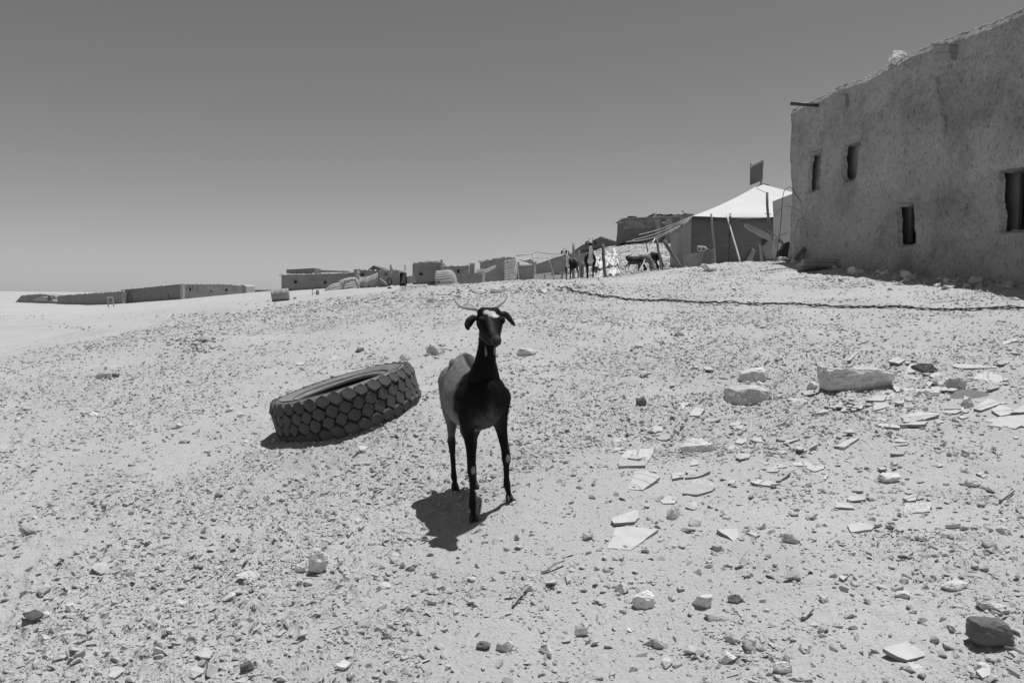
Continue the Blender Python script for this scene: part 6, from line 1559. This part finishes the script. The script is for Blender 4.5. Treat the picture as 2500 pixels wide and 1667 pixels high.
CRESTLINE = [(-20, 902), (60, 886), (130, 872), (200, 852), (270, 830), (340, 812), (400, 800), (480, 782), (560, 768), (640, 757), (720, 748), (820, 738), (920, 730), (1020, 722), (1120, 712)]
def rubble():
    # low heaps of broken stone that read as one mass: the ridge crests and the clumps of the foreground
    r = np.random.RandomState(9); V, Fc = [], []; off = 0
    pats = [(470, 838, 60, 24, 110, 14), (520, 815, 60, 14, 40, 12), (420, 870, 40, 22, 25, 11), (190, 800, 60, 9, 34, 7), (445, 773, 60, 8, 40, 7), (380, 783, 60, 4, 16, 5), (240, 846, 110, 12, 70, 8), (90, 890, 90, 10, 60, 8),
            (600, 772, 90, 12, 60, 9), (730, 752, 80, 14, 60, 10), (860, 740, 90, 12, 70, 9), (990, 735, 90, 14, 60, 10), (1090, 735, 60, 16, 50, 12), (1200, 715, 90, 14, 60, 13), (1320, 712, 90, 12, 60, 11), (1430, 702, 80, 10, 50, 9), (1060, 865, 40, 22, 24, 15),
            (1285, 872, 60, 16, 22, 9), (1845, 1575, 60, 40, 46, 17), (1760, 1500, 60, 30, 36, 14), (1530, 1430, 60, 26, 30, 12), (2180, 1195, 60, 30, 50, 11), (2440, 1500, 50, 36, 30, 12), (1960, 1520, 60, 24, 26, 12), (1150, 745, 50, 10, 30, 10),
            (560, 1420, 50, 50, 40, 11), (450, 1370, 60, 16, 40, 9), (420, 1645, 60, 20, 22, 14), (620, 1440, 50, 40, 30, 10), (700, 1400, 40, 24, 22, 11), (1330, 1360, 60, 40, 40, 8), (1050, 1200, 90, 30, 26, 10), (1670, 1105, 60, 20, 24, 11), (2120, 900, 120, 30, 40, 9), (2350, 870, 120, 26, 50, 9), (2150, 980, 200, 40, 60, 14), (2300, 1080, 180, 60, 60, 12), (1900, 1180, 220, 70, 60, 12), (2350, 1300, 160, 90, 50, 13), (1650, 1350, 200, 90, 50, 13), (2050, 1420, 220, 90, 60, 13), (1400, 1480, 140, 90, 44, 14), (300, 1500, 260, 110, 60, 12), (900, 1500, 260, 110, 60, 12), (250, 1150, 220, 120, 60, 10), (1700, 880, 240, 60, 60, 12), (2150, 830, 240, 30, 60, 11), (60, 775, 80, 8, 16, 5), (250, 770, 120, 8, 18, 5), (620, 745, 60, 4, 12, 5),
            (2250, 690, 200, 10, 50, 14), (2420, 700, 90, 12, 50, 20), (1700, 1160, 90, 40, 26, 8), (880, 1050, 90, 20, 40, 11), (990, 985, 40, 26, 24, 12), (2050, 1130, 120, 30, 44, 9), (1560, 780, 200, 40, 60, 9), (1850, 820, 200, 40, 60, 9), (1400, 860, 120, 50, 50, 9), (2200, 800, 200, 30, 50, 8), (1600, 900, 140, 30, 40, 9), (760, 780, 120, 20, 44, 9), (640, 850, 120, 24, 40, 9)]
    for (a, b), (c, d) in zip(CRESTLINE[:-1], CRESTLINE[1:]): pats.append(((a+c)/2, (b+d)/2+5, (c-a)*.6, 6, 26, 9)); pats.append(((a+c)/2, (b+d)/2+16, (c-a)*.7, 12, 20, 8))
    for (u, v, ru, rv, n, w) in pats:
        for i in range(int(n*1.25)):
            uu = u+r.normal()*ru*.55; vv = v+r.normal()*rv*.55; ww = w*r.uniform(.35, 1.35)
            p = on_ground(uu, vv, 1.8, 45); s = ww*p.y/F/2
            q = rock_mb(s, s*r.uniform(.5, .9), s*r.uniform(.35, .75), r.randint(9999), 0 if ww < 9 else 1, 11, .08)
            ca, sa = math.cos(r.uniform(0, 6.28)), math.sin(r.uniform(0, 6.28)); R_ = Matrix.Rotation(r.uniform(0, 6.28), 3, 'Z') @ Matrix.Rotation(r.uniform(-.5, .5), 3, 'X')
            vs = [R_ @ Vector(x)+p+Vector((0, 0, s*.12)) for x in q.v]
            V += [tuple(x) for x in vs]; Fc += [tuple(k+off for k in f) for f in q.f]; off += len(vs)
    for (o, u, v, w, *_r) in STONES:
        for i in range(4):
            s = w*r.uniform(.1, .3)*o.location.y/F/2; a = r.uniform(0, 6.28); dd_ = w*.5*r.uniform(.9, 1.9)*o.location.y/F
            x, y = o.location.x+dd_*math.cos(a), o.location.y+dd_*math.sin(a)*.8
            q = rock_mb(s, s*r.uniform(.5, .9), s*r.uniform(.4, .75), r.randint(9999), 0, 11, .08); p = Vector((x, y, G(x, y)+s*.15))
            V += [tuple(Vector(t)+p) for t in q.v]; Fc += [tuple(k+off for k in f) for f in q.f]; off += len(q.v)
    me = bpy.data.meshes.new('rubble'); me.from_pydata(V, [], Fc); me.materials.append(STONE)
    o = bpy.data.objects.new('rubble', me); C.objects.link(o); props(o, 'scattered clumps of small broken stones on the ridge crests and sand', 'rubble', None, 'stuff')

# labels for the pieces that have none: by shape, size and the named thing they lie next to
LM = [('the goat', 1150, 1200), ('the truck tyre', 845, 985), ('the dark banded tile', 2238, 1238), ('the largest tile slab', 1545, 1318), ('the concrete block', 2098, 935), ('the big pale angular boulder', 1826, 965),
      ('the brown boulder', 2424, 1565), ('the round pale stone', 772, 1375), ('the crushed carton', 262, 925), ('the tilted grey stone slab', 1700, 1092), ('the light knobbly stone', 1574, 1450), ('the large plain tile board', 2207, 1583),
      ('the pale flat slab', 605, 1415), ('the half white stone', 105, 1502), ('the arc printed tile shard', 1568, 1172), ('the pied goats', 1420, 690), ('the white tent', 1760, 660), ('the plank stack', 2020, 645), ('the dark tipped shard', 2365, 965),
      ('the thin bent twig', 198, 1058), ('the goat shadow', 1030, 1260), ('the wooden strips', 1265, 1470), ('the heart shaped shard', 1660, 1000), ('the left crest stones', 490, 840), ('the upright leaning stone', 1420, 1522),
      ('the long low stone', 270, 1640), ('the dark cable end', 2480, 760), ('the split stone', 937, 1430), ('the domed stone', 1776, 1600), ('the striped wedge shard', 1856, 1178), ('the dark topped stone', 600, 1635), ('the oil drum', 684, 725),
      ('the oval stone', 1607, 1565), ('the wide rough stone', 1935, 1320), ('the adobe wall foot', 2300, 690), ('the layered stone', 170, 1490), ('the goat head', 1200, 800)]
ORD = ['closest', 'second closest', 'third closest', 'fourth closest', 'fifth closest', 'sixth closest', 'seventh closest', 'eighth closest', 'ninth closest', 'tenth closest', 'eleventh closest', 'twelfth closest', 'thirteenth closest', 'fourteenth closest', 'fifteenth closest', 'sixteenth closest']
def auto_labels(items, noun, group):
    b = {}
    for it in items:
        o, u, v, w, shape, tone, done = it
        if done: continue
        k = min(range(len(LM)), key=lambda i: math.hypot(u-LM[i][1], (v-LM[i][2])*1.3))
        du, dv = u-LM[k][1], (v-LM[k][2])*1.3
        side = ('right of' if du > 0 else 'left of') if abs(du) > abs(dv) else ('in front of' if dv > 0 else 'behind')
        b.setdefault((k, side, shape), []).append((math.hypot(du, dv), o, w))
    for (k, side, shape), L in b.items():
        L.sort(key=lambda t: t[0])
        for i, (d, o, w) in enumerate(L):
            s = shape if noun == 'stone' else {'plain': 'plain white', 'back': 'grey', 'lines': 'line patterned', 'rings': 'ring patterned', 'print': 'printed', 'dark': 'dark'}[shape]
            o['label'] = '%s loose %s %s %s%s' % (s, noun, side, LM[k][0], '' if len(L) == 1 else ', %s' % ORD[min(i, 15)])
    for it in items: it[0]['group'] = group
auto_labels(STONES, 'stone', 'stones lying loose on the sand slope')
auto_labels(SHARDS, 'shard', 'broken floor tiles on the sand')

# ------------------------------------------------------------------ gravel and crumbs: one mass
def gravel(name, count, y0, y1, seed, smin_px, a0=-37, a1=37, alpha=1.95, label='fine gravel and crumbs of stone covering the sand slope'):
    r = np.random.RandomState(seed); cap = .05 if seed == 77 else .2
    pcol = bpy.data.collections.new('pebble_shapes_'+name)
    for k in range(26):
        bm = bmesh.new(); n = (8, 7, 9, 10)[k % 4]
        p = r.normal(size=(n, 3)); p /= np.linalg.norm(p, axis=1)[:, None]; p *= r.uniform(.8, 1, (n, 1)); p[:, 2] *= r.uniform(.3, .75); p[:, 1] *= r.uniform(.45, 1)
        vs = [bm.verts.new(q) for q in p]; g = bmesh.ops.convex_hull(bm, input=vs)
        bmesh.ops.delete(bm, geom=[v for v in bm.verts if not v.link_faces], context='VERTS')
        bm.verts.index_update()
        me = bpy.data.meshes.new('pebble'); bm.to_mesh(me); bm.free(); me.materials.append(GRAVEL)
        po = bpy.data.objects.new('pebble', me); pcol.objects.link(po)
    aa = .55; Y = (y0**-aa+r.rand(count)*(y1**-aa-y0**-aa))**(-1/aa); A = np.radians(r.uniform(a0, a1, count)); X = Y*np.tan(A)
    U = CX+F*X/Y
    cr = np.interp(U, US, CREST)
    dens = .5+.5*np.clip(fbm(X, Y, 1.5, 3, 31)*1.5+fbm(X, Y, .3, 2, 32)*1.2, -1, 1)
    dens = .12+.88*np.clip(dens*1.15, 0, 1)**1.3
    keep = (r.rand(count) < dens) & ((Y < cr+.5+1.5*(U > 800)) | (r.rand(count) < .9*(U > 800)+.10))
    X, Y, U = X[keep], Y[keep], U[keep]; n = len(X)
    s = np.minimum(smin_px*Y/F*(1-r.rand(n))**(-1/alpha), cap)*.5
    s = np.maximum(s, .0022)
    Z = ground_np(X, Y)+detail_np(X, Y)
    az = r.uniform(0, 6.28, n); tx = r.normal(0, .3, n); ty = r.normal(0, .3, n); pk_ = r.randint(0, 26, n)
    me = bpy.data.meshes.new(name); me.vertices.add(n)
    me.vertices.foreach_set('co', np.stack([X, Y, Z+s*.12], 1).ravel())
    at = me.attributes.new('turn', 'FLOAT_VECTOR', 'POINT'); at.data.foreach_set('vector', np.stack([tx, ty, az], 1).ravel())
    at = me.attributes.new('size', 'FLOAT', 'POINT'); at.data.foreach_set('value', s)
    at = me.attributes.new('shape', 'INT', 'POINT'); at.data.foreach_set('value', pk_.astype(np.int32))
    o = bpy.data.objects.new(name, me); C.objects.link(o); props(o, label, 'gravel', None, 'stuff')
    ng = bpy.data.node_groups.new('scatter_'+name, 'GeometryNodeTree')
    ng.interface.new_socket('Geometry', in_out='INPUT', socket_type='NodeSocketGeometry'); ng.interface.new_socket('Geometry', in_out='OUTPUT', socket_type='NodeSocketGeometry')
    gi = ng.nodes.new('NodeGroupInput'); go = ng.nodes.new('NodeGroupOutput'); ip = ng.nodes.new('GeometryNodeInstanceOnPoints')
    ci = ng.nodes.new('GeometryNodeCollectionInfo'); ci.inputs['Collection'].default_value = pcol; ci.inputs['Separate Children'].default_value = True
    def attr(nm, ty):
        a = ng.nodes.new('GeometryNodeInputNamedAttribute'); a.data_type = ty; a.inputs['Name'].default_value = nm; return a.outputs['Attribute']
    ng.links.new(gi.outputs[0], ip.inputs['Points']); ng.links.new(ci.outputs[0], ip.inputs['Instance']); ip.inputs['Pick Instance'].default_value = True
    ng.links.new(attr('shape', 'INT'), ip.inputs['Instance Index']); ng.links.new(attr('turn', 'FLOAT_VECTOR'), ip.inputs['Rotation']); ng.links.new(attr('size', 'FLOAT'), ip.inputs['Scale'])
    ng.links.new(ip.outputs[0], go.inputs[0])
    o.modifiers.new('scatter', 'NODES').node_group = ng
gravel('gravel', 380000, 2.0, 21.0, 77, 2.9, alpha=1.75)
rubble()
gravel('hillside_stones', 36000, 18, 62, 78, 3.0, -8, 24, 1.7, 'small stones dotted over the hillside behind the pens')
